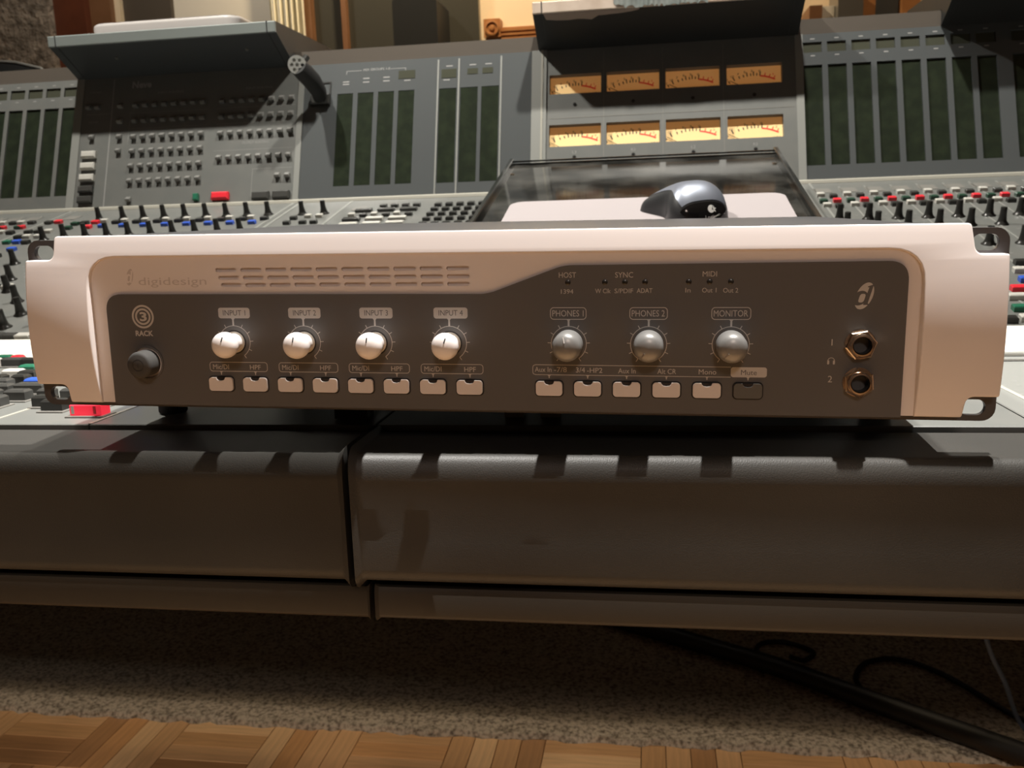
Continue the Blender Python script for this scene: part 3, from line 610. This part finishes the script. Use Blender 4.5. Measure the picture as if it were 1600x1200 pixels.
# torn cream backing under the middle hood's front edge, grey tape over its edge
sl = lambda x, u, h: (x, 899+u*0.855-h*0.52, 391-u*0.518-h*0.855)
top = [(-63, 0), (72, 0)]; rag = [(70, 3), (60, 5.5)]+[(50-9*i, 7+random.uniform(-1.6, 1.6)+0.5*i) for i in range(5)]+[(4, 16)]+[(-6-10*i, 14+random.uniform(-1.2, 1.2)) for i in range(5)]+[(-60, 11)]
g = G(); pts = top+rag; g.add([sl(x, u, 0.4) for x, u in pts]+[sl(x, u, 0.05) for x, u in pts], [tuple(range(len(pts))), tuple(reversed(range(len(pts), 2*len(pts))))]+[(i, (i+1) % len(pts), len(pts)+(i+1) % len(pts), len(pts)+i) for i in range(len(pts))])
g.obj('torn_vinyl', 'cloth', con, world=True)
g = G(); A = []; B = []
for i in range(40):
    x = 36+128*i/39; A.append((x, 894.2+random.uniform(-.7, .3), 391+random.uniform(-1.5, 3) + (5 if i < 5 else 0))); B.append((x+random.uniform(-2, 2), 894.2+random.uniform(-.7, .3), 407.5))
g.rings([A, B, [(p[0], 896, p[2]) for p in B], [(p[0], 896, p[2]) for p in A], A], close=False, caps=False); g.obj('duct_tape', 'tapeg', con, world=True)

# ---- talkback microphone
mic = empty('talkback_microphone', (-415, BY+162*math.sin(math.radians(19.5)), BZ+162*0.9426), 'black gooseneck talkback microphone with pale perforated head on the meter bridge', 'microphone')
def bw(x, s, h): return (x, BY+s*0.3338-h*0.9426, BZ+s*0.9426+h*0.3338)
q = G().cap(0, 0, 0, 30, 16, 9, 2).obj('mount_block', 'bk', mic, bw(-414.5, 161, 0.0), (BA, 0, 0), world=True)
G().plate(rect(-431, 152, -399.5, 191.5), [rect(-429, 154, -401.5, 189.5)], lambda x, s, h: bw(x, s, h), 0.1, 1.2).obj('slot_frame', 'bk', mic, world=True)
pts = [bw(-414, 164, 6), bw(-412, 168, 20), bw(-414, 173, 42), bw(-419, 177, 60), bw(-423, 180, 72)]
G().tube(pts, [11, 12, 14, 14, 13], 20).obj('barrel', 'rubber', mic, world=True, smooth=40)
hd = Vector(bw(-424, 181, 76)); dirv = (cam.matrix_world.translation/S*0+Vector((85, -432, 113))-hd).normalized()
rotm = Vector((0, 0, 1)).rotation_difference(dirv).to_euler()
G().plate(circle(0, 0, 13.2, 36), [circle(7.6*math.cos(PI/3*k+.35), 7.6*math.sin(PI/3*k+.35), 2.5, 12) for k in range(6)]+[circle(0, 0, 2.5, 12)], XY, -3, 3, 4).obj('grille', mat('pale_mic_head', (0.55, 0.56, 0.53), 0.4), mic, tuple(hd), tuple(rotm), world=True, smooth=40)
G().tube([bw(-419, 190, 66), bw(-416, 200, 62)], 5).obj('clip', 'bk', mic, world=True)

# ================================================================== MOUSE TRAY, PAD, MOUSE, LAPTOP
TA = math.radians(15.0); TO = (0, 580.7, 115.0)
tw = lambda x, t, h: (x, TO[1]+t*math.cos(TA)-h*math.sin(TA), TO[2]+t*math.sin(TA)+h*math.cos(TA))
tray = empty('acrylic_tray', tw(72, 0, -50), 'smoked acrylic tray with raised dark rims over the console', 'tray')
G().cap(72.5, 58, -5, 359, 410, 5, 0.8).obj('board', 'smoke', tray, TO, (TA, 0, 0), world=True)
for x in (-105.5, 250.5): G().cap(x, 62, 0, 6, 416, 7, 1).obj('rim', 'acryl', tray, TO, (TA, 0, 0), world=True)
for t_, h in ((258.5, 3), (262, 6)): G().box((-104, t_-1.2, h-3), (250, t_+1.2, h-1)).obj('rail', 'acryl', tray, TO, (TA, 0, 0), world=True)
for x in (-96, 241): G().lathe([(3, 0), (3, 1.2), (0.1, 1.8)], (x, 200, 0), n=12).obj('screw', 'nickel', tray, TO, (TA, 0, 0), world=True)
for x in (-100, 245):
    for t_ in (-130, 250):
        a = Vector(tw(x, t_, -5)); zs = (a.y-Y0)*math.tan(SL); G().box((x-4, a.y-4, zs), (x+4, a.y+4, a.z)).obj('leg', 'acryl', tray, world=True)
pad = empty('mouse_pad', tw(78, 0, 0), 'pale lilac cloth mouse pad with rounded corners on the acrylic tray', 'mouse pad')
G().plate(rrect(-75, -125, 232, 44, 16), [], XY, 0.05, 2.6).obj('cloth_top', 'pad', pad, TO, (TA, 0, 0), world=True)
# mouse: loft along its length
mo = bpy.data.objects.new('computer_mouse', None); COL.objects.link(mo)
tag(mo, 'dark cordless computer mouse with blue-silver top shell on the lilac pad', 'mouse')
mo.matrix_basis = Matrix.Translation(Vector(tw(122, -28, 2.6))*S) @ Matrix.Rotation(TA, 4, 'X') @ Matrix.Rotation(math.radians(20), 4, 'Z')
def mpt(u, v, off=0.0):
    # u 0 (palm end, towards the viewer) .. 1 (button end); v 0..1 left foot over the top to right foot
    y = -52+104*u; wl = 33-6*math.exp(-((u-.42)/.14)**2)+8*math.exp(-((u-.78)/.16)**2); wr = 33+2*math.sin(PI*u)-2*math.exp(-((u-.55)/.2)**2)
    e = (1-abs(2*u-1)**5.5)**0.42; hgt = (34*math.exp(-((u-.34)/.52)**2)+2)*(1-abs(2*u-1)**4.5)**0.58
    a = PI*v; ca = math.cos(a); sa = math.sin(a)
    x = -(abs(ca)**0.70)*(1 if ca > 0 else -1); x *= (wl if x < 0 else wr)*e*(1-0.10*sa**0.6); z = (sa**0.60)*hgt
    n = Vector((x/30, (y+8)/48, z/30+.05)).normalized()*off
    return (x+n.x, y+n.y, z+n.z)
def msheet(u0, u1, v0, v1, off, nu=24, nv=28):
    g = G(); R = []; T = lambda u: math.acos(1-2*u)/PI
    for i in range(nu+1):
        t_ = T(u0)+(T(u1)-T(u0))*i/nu; u = min(max((1-math.cos(PI*t_))/2, .0008), .9992); R.append([mpt(u, v0+(v1-v0)*j/nv, off) for j in range(nv+1)])
    g.rings(R, close=False, caps=False); return g
g = msheet(0, 1, 0, 1, 0, 44, 40); g.obj('body', 'mbody', mo, smooth=60)
msheet(0.10, 0.80, 0.24, 0.84, 0.45, 30, 28).obj('top_shell', 'msil', mo, smooth=60)
msheet(0.0008, 0.088, 0.16, 0.90, 0.45, 16, 28).obj('rear_plate', 'mblk', mo, smooth=60)
def on_rear(x, z, h):
    u = 0.03; v = 0.5
    for _ in range(5):
        lo, hi = 0.02, 0.98
        for _ in range(24):
            m_ = (lo+hi)/2
            if mpt(u, m_)[0] < x: lo = m_
            else: hi = m_
        v = lo; lo, hi = 0.001, 0.3
        for _ in range(24):
            m_ = (lo+hi)/2
            if mpt(m_, v)[2] < z: lo = m_
            else: hi = m_
        u = lo
    return mpt(u, v, h)
g = G(); text_into(g, 'Logitech', 9, 7.0, 17, 3.4, on_rear, 0.8)
g.flat([(7.5+3.5*math.cos(a), 14.2+3.5*math.sin(a)) for a in [math.radians(50+20*k) for k in range(15)]]+[(8.0, 13.8)], on_rear, 0.8)
g.flat([(9.2, 14.4), (10.4, 17), (10.9, 14.9), (13, 14.4), (11.2, 13.2), (12.2, 11), (10, 12)], on_rear, 0.8)
g.obj('logo', 'white', mo)
# flat white computer box on the left hood
lp = empty('mini_computer', (-690, 1060, 408), 'flat silver-white computer box with rounded corners on the left hood', 'computer')
lp['label'] = 'flat silver-white computer box with rounded corners on the grey-edged hood'
P = rrect(-816, 985, -560, 1138, 22, 8); R = []
for ins, z in ((2, 408.1), (0, 410), (0, 436), (0.7, 439), (2.5, 441), (5, 441.8)):
    R.append([(-688+(x+688)*(1-ins/128), 1061+(y-1061)*(1-ins/76), z) for x, y in P])
G().rings(R).obj('casing', 'alu', lp, world=True, smooth=45)
G().rings([[(-688+(x+688)*.96, 1061+(y-1061)*.95, z) for x, y in P] for z in (441.9, 442.1)]).obj('lid', 'alu', lp, world=True, smooth=45)
# chair back peeking over the console on the left
ch = empty('chair', (-1450, 1520, FLOOR+11), 'dark rounded chair back with pale piping beyond the console', 'chair')
P = [(-1620, 380), (-1230, 380), (-1235, 440), (-1270, 474), (-1330, 490), (-1420, 500), (-1520, 498), (-1600, 480)]
G().plate(P, [], lambda x, z, h: (x, -h, z), -1560, -1500).obj('backrest', 'hoodblk', ch, world=True)
G().tube([(x, 1500, z+1) for x, z in [P[2], P[3], P[4], P[5], P[6], P[7]]], 3).obj('piping', 'bezelgrey', ch, world=True)
G().box((-1600, 1420, -260), (-1260, 1560, -200)).obj('seat', 'hoodblk', ch, world=True); G().box((-1450, 1530, -205), (-1410, 1550, 385)).obj('back_bar', 'mark', ch, world=True)
G().lathe([(25, -689), (25, -260)], (-1430, 1490, 0), n=16).obj('column', 'mark', ch, world=True); G().lathe([(150, -689), (140, -665), (25, -650)], (-1430, 1500, 0), n=24).obj('base', 'mark', ch, world=True)

# ================================================================== RACK AUDIO INTERFACE (local x, y, z; front towards -y)
AR = Matrix(((0.99984, 0.00739, 0.01640), (-0.00733, 0.99996, -0.00409), (-0.01643, 0.00397, 0.99986)))
rk = bpy.data.objects.new('audio_interface', None); COL.objects.link(rk); rk.empty_display_size = 0.05
rk.matrix_basis = Matrix.Translation((0, 0, 0.017)) @ AR.to_4x4()
tag(rk, 'white rack-mount audio interface with charcoal control panel and round knobs on the armrest', 'audio interface')
# mounting plate with slotted ears
def slot(cx, cz, w_=11.5, h_=7.4): return rrect(cx-w_/2, cz-h_/2, cx+w_/2, cz+h_/2, h_/2-.05, 6)
outer = rrect(-241.3, 0, 241.3, 88.1, 6, 5)
G().plate(outer, [slot(x, z) for x in (-231.8, 231.2) for z in (6.4, 81.7)], XZ, -3, 0).obj('mounting_plate', 'plate', rk, smooth=40)
# chassis: rounded top edges
CW = 219; P = fillet([(-CW, 4), (CW, 4), (CW, 89.6), (-CW, 89.6)], [1, 1, 6, 6], 5)
g = G(); R = [[(x, 3, z) for x, z in P], [(x, 342, z) for x, z in P], [(x*0.985, 348, 4+(z-4)*0.97) for x, z in P]]; g.rings([r[::-1] for r in R][::1]); g.obj('chassis', 'chassis', rk, smooth=35)
for x, y in ((-210, 74), (206, 74), (-206, 270), (206, 270), (-88, 62)):
    wz = 17-0.01643*x+0.00397*y; L = wz+3-(1.5 if y > 200 else 0)
    if x == -88: G().box((x-10, y-6, -wz+0.2), (x+10, y+6, 3)).obj('foot', 'rubber', rk); continue
    G().lathe([(7.8, -wz+0.2), (8.6, -wz+1.2), (8.6, 4.5)], (x, y, 0), n=24).obj('foot', 'rubber', rk, smooth=40)
# white faceplate frame: bowed front, notched corners, open at the bottom
out = fillet([(-221.5, 2.8), (-221.5, 12.8), (-238.8, 12.8), (-238.8, 78), (-222.8, 78), (-222.8, 90.2), (223.8, 90.2), (225.6, 76.8), (239.5, 76.8), (239.8, 12.8), (226, 12.8), (225, 2.8), (204.5, 2.8), (204.5, 79.4), (-203.4, 79.4), (-203.4, 2.8)],
             [1, 4, 1.2, 1.2, 4, 2, 2, 4, 1.2, 1.2, 4, 1, 0, 15, 15, 0], 6)
bm = bmesh.new(); vs_ = [bm.verts.new((x*S, 0, z*S)) for x, z in out]; f = bm.faces.new(vs_); 
ret = bmesh.ops.extrude_face_region(bm, geom=[f]); nv = [e for e in ret['geom'] if isinstance(e, bmesh.types.BMVert)]
for v in nv: v.co.y -= 0.010
bm.normal_update(); front = [e for e in ret['geom'] if isinstance(e, bmesh.types.BMFace)][0]
bmesh.ops.bevel(bm, geom=list(front.edges), offset=0.0013, segments=3, profile=0.5, affect='EDGES', clamp_overlap=True)
for z in range(6, 90, 4):
    bmesh.ops.bisect_plane(bm, geom=bm.verts[:]+bm.edges[:]+bm.faces[:], plane_co=(0, 0, z*S), plane_no=(0, 0, 1))
for v in bm.verts:
    k = max(0.0, min(1.0, -v.co.y/0.010)); z = v.co.z/S
    v.co.y += k*S*(0.0028 if z > 40 else 0.0030)*(z-40)**2
bmesh.ops.triangulate(bm, faces=[f_ for f_ in bm.faces if len(f_.verts) > 4])
bmesh.ops.recalc_face_normals(bm, faces=bm.faces[:])
me = bpy.data.meshes.new('faceplate'); bm.to_mesh(me); bm.free(); me.polygons.foreach_set('use_smooth', [True]*len(me.polygons)); me.set_sharp_from_angle(angle=math.radians(32))
link('faceplate', me, 'bezel', rk)
# recessed tan field with pressed ventilation slots
vents = []
for r, (z, xs) in enumerate(((72.3, -133.9), (68.4, -132.6), (64.7, -131.4))):
    w_ = 11.3-0.1*r; pitch = (-2.7-w_-xs)/9
    for c in range(10): vents.append(rrect(xs+c*pitch, z-1.05, xs+c*pitch+w_, z+1.05, 1.0, 4))
rec = G(); rec.plate([(-204.5, 2.9), (205.4, 2.9), (205.4, 80.2), (-204.5, 80.2)], vents, XZ, 0.2, 4.6, 1.6)
RC = rec.obj('recess_field', 'bezel', rk)
text('digidesign', -157.9, 66.9, 37.4, 3.9, XZ, 4.66, 'emboss', RC)
# control panel
dk = fillet([(-196, 2.2), (198.7, 2.2), (198.4, 74.1), (43, 73.3), (6, 59.8), (-195.6, 60.3)], [0.5, 0.5, 9, 26, 26, 9], 10)
CP = G().plate(dk, [circle(-175.5, 24.5, 8.2, 40)], XZ, 0.5, 5.6, 3.5).obj('control_panel', 'panel', rk, smooth=30)
PH = 5.64
def pr(g, name='lettering', m='print'): return g.obj(name, m, CP)
def line(g, a, b, w_): 
    d = Vector((b[0]-a[0], b[1]-a[1])).normalized(); n = Vector((-d.y, d.x))*w_/2
    g.flat([(a[0]-n.x, a[1]-n.y), (b[0]-n.x, b[1]-n.y), (b[0]+n.x, b[1]+n.y), (a[0]+n.x, a[1]+n.y)], XZ, PH)
def outline(g, loop, w_, closed=True):
    n = len(loop)
    for i in range(n if closed else n-1): line(g, loop[i], loop[(i+1) % n], w_)
def dial(cx, cz, boxtop, R=8.4):
    g = G(); a0, a1 = -145, 145; n = 48
    pts = [(cx+R*math.sin(math.radians(a0+(a1-a0)*i/n)), cz+R*math.cos(math.radians(a0+(a1-a0)*i/n))) for i in range(n+1)]
    outline(g, pts, 0.30, False)
    for k in range(-5, 6):
        if k == 0: continue
        an = math.radians(k*29); e = 1.7
        line(g, (cx+R*math.sin(an), cz+R*math.cos(an)), (cx+(R+e)*math.sin(an), cz+(R+e)*math.cos(an)), 0.32)
    g.flat([(cx-0.45, cz+R-.1), (cx+0.45, cz+R-.1), (cx+0.45, boxtop-.7), (cx+1.1, boxtop+.05), (cx-1.1, boxtop+.05), (cx-0.45, boxtop-.7)], XZ, PH); pr(g, 'dial_ring')
KX = (-125.9, -88.3, -51.0, -13.2); KG = (45.4, 83.4, 121.4); KZ = 35.7
for i, x in enumerate(KX):
    g = G(); g.flat(rrect(x-7.7, 47.9, x+9.3, 53.3, 1.3), XZ, PH); pr(g, 'label_box')
    g = G(); text_into(g, 'INPUT %d' % (i+1), x+0.9, 50.7, 12.1, 2.7, XZ, PH+.03); pr(g, 'lettering', 'panel')
    dial(x, KZ, 47.9)
    bx = (-140.5, -102.8, -65.5, -28.2)[i]; g = G(); outline(g, rrect(bx, 20.5, bx+31.3, 25.2, 1.4), 0.30); 
    for c in (bx+6.0, bx+24.7): g.flat([(c-.2, 18.6), (c+.2, 18.6), (c+.3, 19.8), (c+1.0, 20.5), (c-1.0, 20.5), (c-.3, 19.8)], XZ, PH)
    pr(g, 'label_box')
    g = G(); text_into(g, 'Mic/DI', bx+6.0, 22.8, 8.7, 2.5, XZ, PH); pr(g)
    g = G(); text_into(g, 'HPF', bx+24.8, 22.7, 5.8, 2.4, XZ, PH); pr(g)
for i, x in enumerate(KG):
    hw = (8.6, 8.8, 8.9)[i]; g = G(); outline(g, rrect(x-hw-.1, 47.6, x+hw-.2, 53.2, 1.6), 0.34); pr(g, 'label_box')
    s_ = ('PHONES 1', 'PHONES 2', 'MONITOR')[i]; g = G(); text_into(g, s_, x-.3, 50.45, (15.0, 15.4, 15.6)[i], 2.9, XZ, PH); pr(g)
    dial(x, KZ, 47.6, 8.5)
g = G(); outline(g, [(121.8, 20.3), (29.2, 20.5), (28.1, 20.9), (27.8, 21.6), (27.8, 24.1), (28.1, 25.0), (29.2, 25.4), (121.8, 25.1)], 0.30, False)
BX2 = (35.8, 54.5, 73.2, 92.0, 110.9, 129.8)
for c in BX2: g.flat([(c-.2, 18.8), (c+.2, 18.8), (c+.3, 19.8), (c+1.0, 20.5), (c-1.0, 20.5), (c-.3, 19.8)], XZ, PH)
pr(g, 'label_box')
g = G(); g.flat(rrect(121.8, 20.3, 138.3, 25.1, 1.2), XZ, PH); pr(g, 'label_box')
g = G(); text_into(g, 'Mute', 130.1, 22.6, 7.2, 2.4, XZ, PH+.03); pr(g, 'lettering', 'panel')
for s_, x, z, w_, c in (('HOST', 45, 68.7, 8.2, 2.5), ('1394', 44.8, 60.9, 5.9, 2.1), ('SYNC', 71.7, 68.6, 8.4, 2.5), ('MIDI', 111.1, 68.8, 6.5, 2.4), ('W Clk', 61.8, 61.1, 7.3, 2.1), ('S/PDIF', 71.6, 61.1, 8.7, 2.1),
                        ('ADAT', 81.3, 61.2, 7.3, 2.1), ('In', 101.3, 61.3, 2.4, 2.1), ('Out 1', 111, 61.3, 6.5, 2.1), ('Out 2', 120.7, 61.2, 6.8, 2.1), ('Aux In', 32.9, 23.1, 8.2, 2.4), ('-7/8', 41.3, 23.1, 6.2, 2.4),
                        ('3/4', 51.0, 23.0, 4.4, 2.4), ('-HP2', 57.9, 22.9, 7.4, 2.4), ('Aux In', 73.3, 22.8, 8.3, 2.4), ('Alt CR', 92.1, 22.7, 8.8, 2.4), ('Mono', 111.1, 22.7, 8.1, 2.4), ('1', 166.8, 37.1, None, 2.9), ('2', 166.7, 19.9, None, 3.0), ('*RACK', -175.5, 40.0, 9.9, 2.6), ('*3', -175.3, 48.7, 3.9, 4.3)):
    g = G(); text_into(g, s_, x, z, w_, c, XZ, PH); pr(g)
g = G()
for r0, r1 in ((6.1, 5.1), (4.3, 3.3)):
    n = 48
    for i in range(n):
        a, b = 2*PI*i/n, 2*PI*(i+1)/n; g.flat([(-175.5+r*math.cos(t_), 48.7+r*math.sin(t_)) for r, t_ in ((r1, a), (r0, a), (r0, b), (r1, b))], XZ, PH)
pr(g, 'target_emblem')
# headphone pictogram
g = G(); n = 14; arcp = [(166.8+1.5*math.cos(PI*i/n), 28.4+1.5*math.sin(PI*i/n)) for i in range(n+1)]; outline(g, arcp, 0.3, False)
for s_ in (-1, 1): g.flat(rrect(166.8+s_*1.25-.45, 26.8, 166.8+s_*1.25+.45, 28.7, .3, 3), XZ, PH)
pr(g, 'headphone_symbol')
# slanted letter emblem: pale ellipse with a dark letter cut through it
def emblem(cx, cz, k, h, light, dark, parent, sx=1.0):
    def T(x, z): return (cx+(x+z*0.27)*k*sx, cz+z*k)
    g = G(); g.flat([T(3.75*math.cos(2*PI*i/40), 6.1*math.sin(2*PI*i/40)) for i in range(40)], XZ, h); g.obj('emblem', light, parent)
    d = G()
    bowl_o = [T(-1.6+2.9*math.cos(a)*1.15, -1.0+3.35*math.sin(a)) for a in [2*PI*i/28 for i in range(28)]]
    d.flat(bowl_o, XZ, h+.02); d.flat([T(0.7, -4.1), T(3.0, -4.1), T(3.0, -3.6), T(2.5, -3.4), T(2.5, 5.0), T(1.9, 5.0), T(0.2, 4.3), T(.2, 3.9), T(.9, 3.9)], XZ, h+.022)
    d.obj('emblem_letter', dark, parent)
    c = G(); c.flat([T(-.75+1.25*math.copysign(abs(math.cos(a))**.6, math.cos(a)), -1.0+1.95*math.copysign(abs(math.sin(a))**.6, math.sin(a))) for a in [2*PI*i/24 for i in range(24)]], XZ, h+.04); c.obj('emblem_counter', light, parent)
emblem(179.8, 58.4, 1.0, PH, 'print', 'panel', CP)
emblem(-181.3, 69.0, 0.70, 4.64, 'emboss', 'bezel', RC, 0.72)
# indicator lamps
for x in (45.2, 62.7, 72.1, 81.5, 101.6, 111.1, 120.7):
    G().lathe([(1.35, 5.6), (1.35, 5.8), (1.0, 6.0), (0.05, 6.1)], (x, 0, 65.2), 'y', 16).obj('led', 'led', rk, smooth=40)
# push buttons
BX = (-134.6, -115.9, -97.0, -78.3, -59.6, -41.0, -22.3, -3.7)+BX2
def notched(w_, h_, r):
    P = rrect(-w_/2, -h_/2, w_/2, h_/2, r, 5); out = []
    top = h_/2; nt = [(2.5, top), (2.2, top-0.9), (1.5, top-1.5), (0, top-1.75), (-1.5, top-1.5), (-2.2, top-.9), (-2.5, top)]
    for i, p in enumerate(P):
        out.append(p)
        if i == 11: out += nt
    return out
kb = {m_: G().plate(notched(12.9, 7.1, 1.7), [], XZ, 5.0, 7.0).mesh('button', 30) for m_ in ('key', 'keydark')}
for m_, me in kb.items(): me.materials.append(M[m_])
ws = G().flat(rrect(-7.15, -4.25, 7.15, 4.2, 2.2), XZ, 5.63).mesh('button_gap'); ws.materials.append(M['well'])
wi = G().plate([(2.35, 3.5), (2.0, 2.75), (1.4, 2.2), (0, 2.0), (-1.4, 2.2), (-2.0, 2.75), (-2.35, 3.5)][::-1], [], XZ, 5.6, 6.5).mesh('indicator'); wi.materials.append(M['indicator'])
for x in BX:
    dkk = x > 125; b = bpy.data.objects.new('button', kb['keydark' if dkk else 'key']); COL.objects.link(b); b.parent = rk; b.location = (x*S, 0, 0.01385)
    if dkk: b['label'] = 'charcoal mute button'
    for nme, me in (('button_gap', ws), ('indicator', wi)): c = bpy.data.objects.new(nme, me); COL.objects.link(c); c.parent = b
# knobs
wprof = [(4.5, 5.8), (4.4, 11.4), (4.9, 12.6), (6.0, 13.6), (6.45, 14.6), (6.6, 15.8), (6.55, 17.0), (6.2, 18.3), (5.4, 19.5), (4.0, 20.5), (2.1, 21.1), (0.05, 21.3)]
gprof = [(6.8, 5.8), (7.0, 6.4), (7.0, 16.0), (6.75, 17.4), (6.0, 18.8), (4.5, 19.9), (2.3, 20.5), (0.05, 20.7)]
wm = G().lathe(wprof, (0, 0, 0), 'y', 40).mesh('knob', 45); wm.materials.append(M['knobw'])
gm = G().lathe(gprof, (0, 0, 0), 'y', 40).mesh('knob', 45); gm.materials.append(M['knobg'])
cm = G().lathe([(5.5, 5.5), (5.5, 5.9), (5.1, 6.0), (5.1, 6.1), (0.1, 6.1)], (0, 0, 0), 'y', 32).mesh('collar', 45); cm.materials.append(M['collar'])
cg = G().lathe([(6.2, 5.5), (6.2, 5.7), (0.1, 5.7)], (0, 0, 0), 'y', 32).mesh('knob_gap'); cg.materials.append(M['well'])
def ptr(r0, r1, d0, d1, w_, m_):
    g = G().add([(-w_, -d0, r0), (w_, -d0, r0), (w_, -d1, r1), (-w_, -d1, r1)], [(0, 1, 2, 3), (3, 2, 1, 0)]); me = g.mesh('pointer'); me.materials.append(M[m_]); return me
pw = ptr(2.3, 4.6, 21.3, 20.4, 0.28, 'mark'); pg = ptr(2.6, 5.4, 20.75, 19.65, 0.28, 'print')
for x, me, a in [(x, wm, a) for x, a in zip(KX, (12, 4, 4, 16))]+[(x, gm, a) for x, a in zip(KG, (-14, 218, 222))]:
    k = bpy.data.objects.new('knob', me); COL.objects.link(k); k.parent = rk; k.location = (x*S, 0, KZ*S); k.rotation_euler = (0, math.radians(a), 0)
    for nme, mm in (('knob_gap', cg), ('pointer', pw if me is wm else pg))+((('collar', cm),) if me is wm else ()):
        c = bpy.data.objects.new(nme, mm); COL.objects.link(c); c.parent = k
# power switch
pw_ = G().lathe([(6.9, 2.2), (6.9, 12.2), (6.6, 13.2), (6.0, 13.9), (5.2, 14.2), (0.05, 14.35)], (-175.5, 0, 24.5), 'y', 40).obj('power_button', mat('charcoal_power_button', (0.06, 0.058, 0.055), 0.75, spec=0.25), rk, smooth=45)
g = G()
for i in range(32):
    a, b = 2*PI*i/32, 2*PI*(i+1)/32; g.flat([(-175.5+r*math.cos(t_), 24.5+r*math.sin(t_)) for r, t_ in ((2.8, a), (3.05, a), (3.05, b), (2.8, b))], XZ, 14.4)
g.flat([(-175.65, 23.2), (-175.35, 23.2), (-175.35, 25.8), (-175.65, 25.8)], XZ, 14.42); g.obj('power_symbol', 'mark', pw_)
G().lathe([(8.2, 5.5), (8.2, 6.0), (9.3, 6.0), (9.3, 5.5)], (-175.5, 0, 24.5), 'y', 40, False).obj('button_ring', 'panel', pw_, smooth=30)
# quarter-inch jacks
for cz, tw_ in ((36.3, 10), (18.7, 35)):
    j = G().lathe([(6.9, 5.6), (6.9, 6.1), (5.3, 6.2), (5.3, 10.4), (4.9, 11.2), (4.2, 11.3), (3.8, 10.7)], (179.1, 0, cz), 'y', 36, False).obj('headphone_jack', 'nickel', rk, smooth=40)
    R = []
    for r, h in ((6.9, 6.1), (7.1, 6.4), (7.1, 8.6), (6.5, 9.1), (5.2, 9.1)):
        R.append([(179.1+r*math.cos(math.radians(tw_+60*i)), -h, cz+r*math.sin(math.radians(tw_+60*i))) for i in range(6)])
    G().rings(R, caps=False).obj('hex_nut', 'nickel', j); G().lathe([(3.85, 10.75), (3.85, 2.0), (0.1, 2.0)], (179.1, 0, cz), 'y', 28, False).obj('socket_hole', 'hole', j)

# ================================================================== CABLES ON THE FLOOR
def cable(pts, r, m, label):
    n = []; P = [Vector(p) for p in pts]; P = [P[0]]+P+[P[-1]]
    for i in range(1, len(P)-2):
        for k in range(8):
            t_ = k/8; a, b, c, d = P[i-1:i+3]; n.append(0.5*((2*b)+(c-a)*t_+(2*a-5*b+4*c-d)*t_**2+(3*b-a-3*c+d)*t_**3))
    n.append(P[-2]); o = G().tube([tuple(q) for q in n], r, 8).obj('cable', m, smooth=60); tag(o, label, 'cable'); return o
FZ = FLOOR+14
cable([(-60, 1262, FZ+17), (43, 1196, FZ+17), (284, 1058, FZ+17), (422, 957, FZ+17), (611, 822, FZ+17), (790, 690, FZ+18)], 17, 'cable', 'thick black cable loom running over the carpet edge')
cable([(322, 1090, FZ+4), (275, 1120, FZ+4), (285, 1160, FZ+4), (330, 1168, FZ+4), (372, 1135, FZ+4), (352, 1102, FZ+4), (326, 1098, FZ+12)], 4.5, 'cable', 'thin black cable looped once on the carpet')
cable([(430, 1000, FZ+4), (428, 1050, FZ+4), (460, 1105, FZ+4), (520, 1118, FZ+4), (580, 1066, FZ+4), (650, 940, FZ+4), (740, 830, FZ+4)], 4.5, 'cable', 'thin black cable arching beside the thick loom')
cable([(545, 900, -420), (581, 900, -543), (607, 900, -599), (640, 895, FZ+12), (700, 850, FZ+8)], 3.4, 'bcable', 'thin blue cable hanging down to the carpet')
bpy.context.view_layer.update()
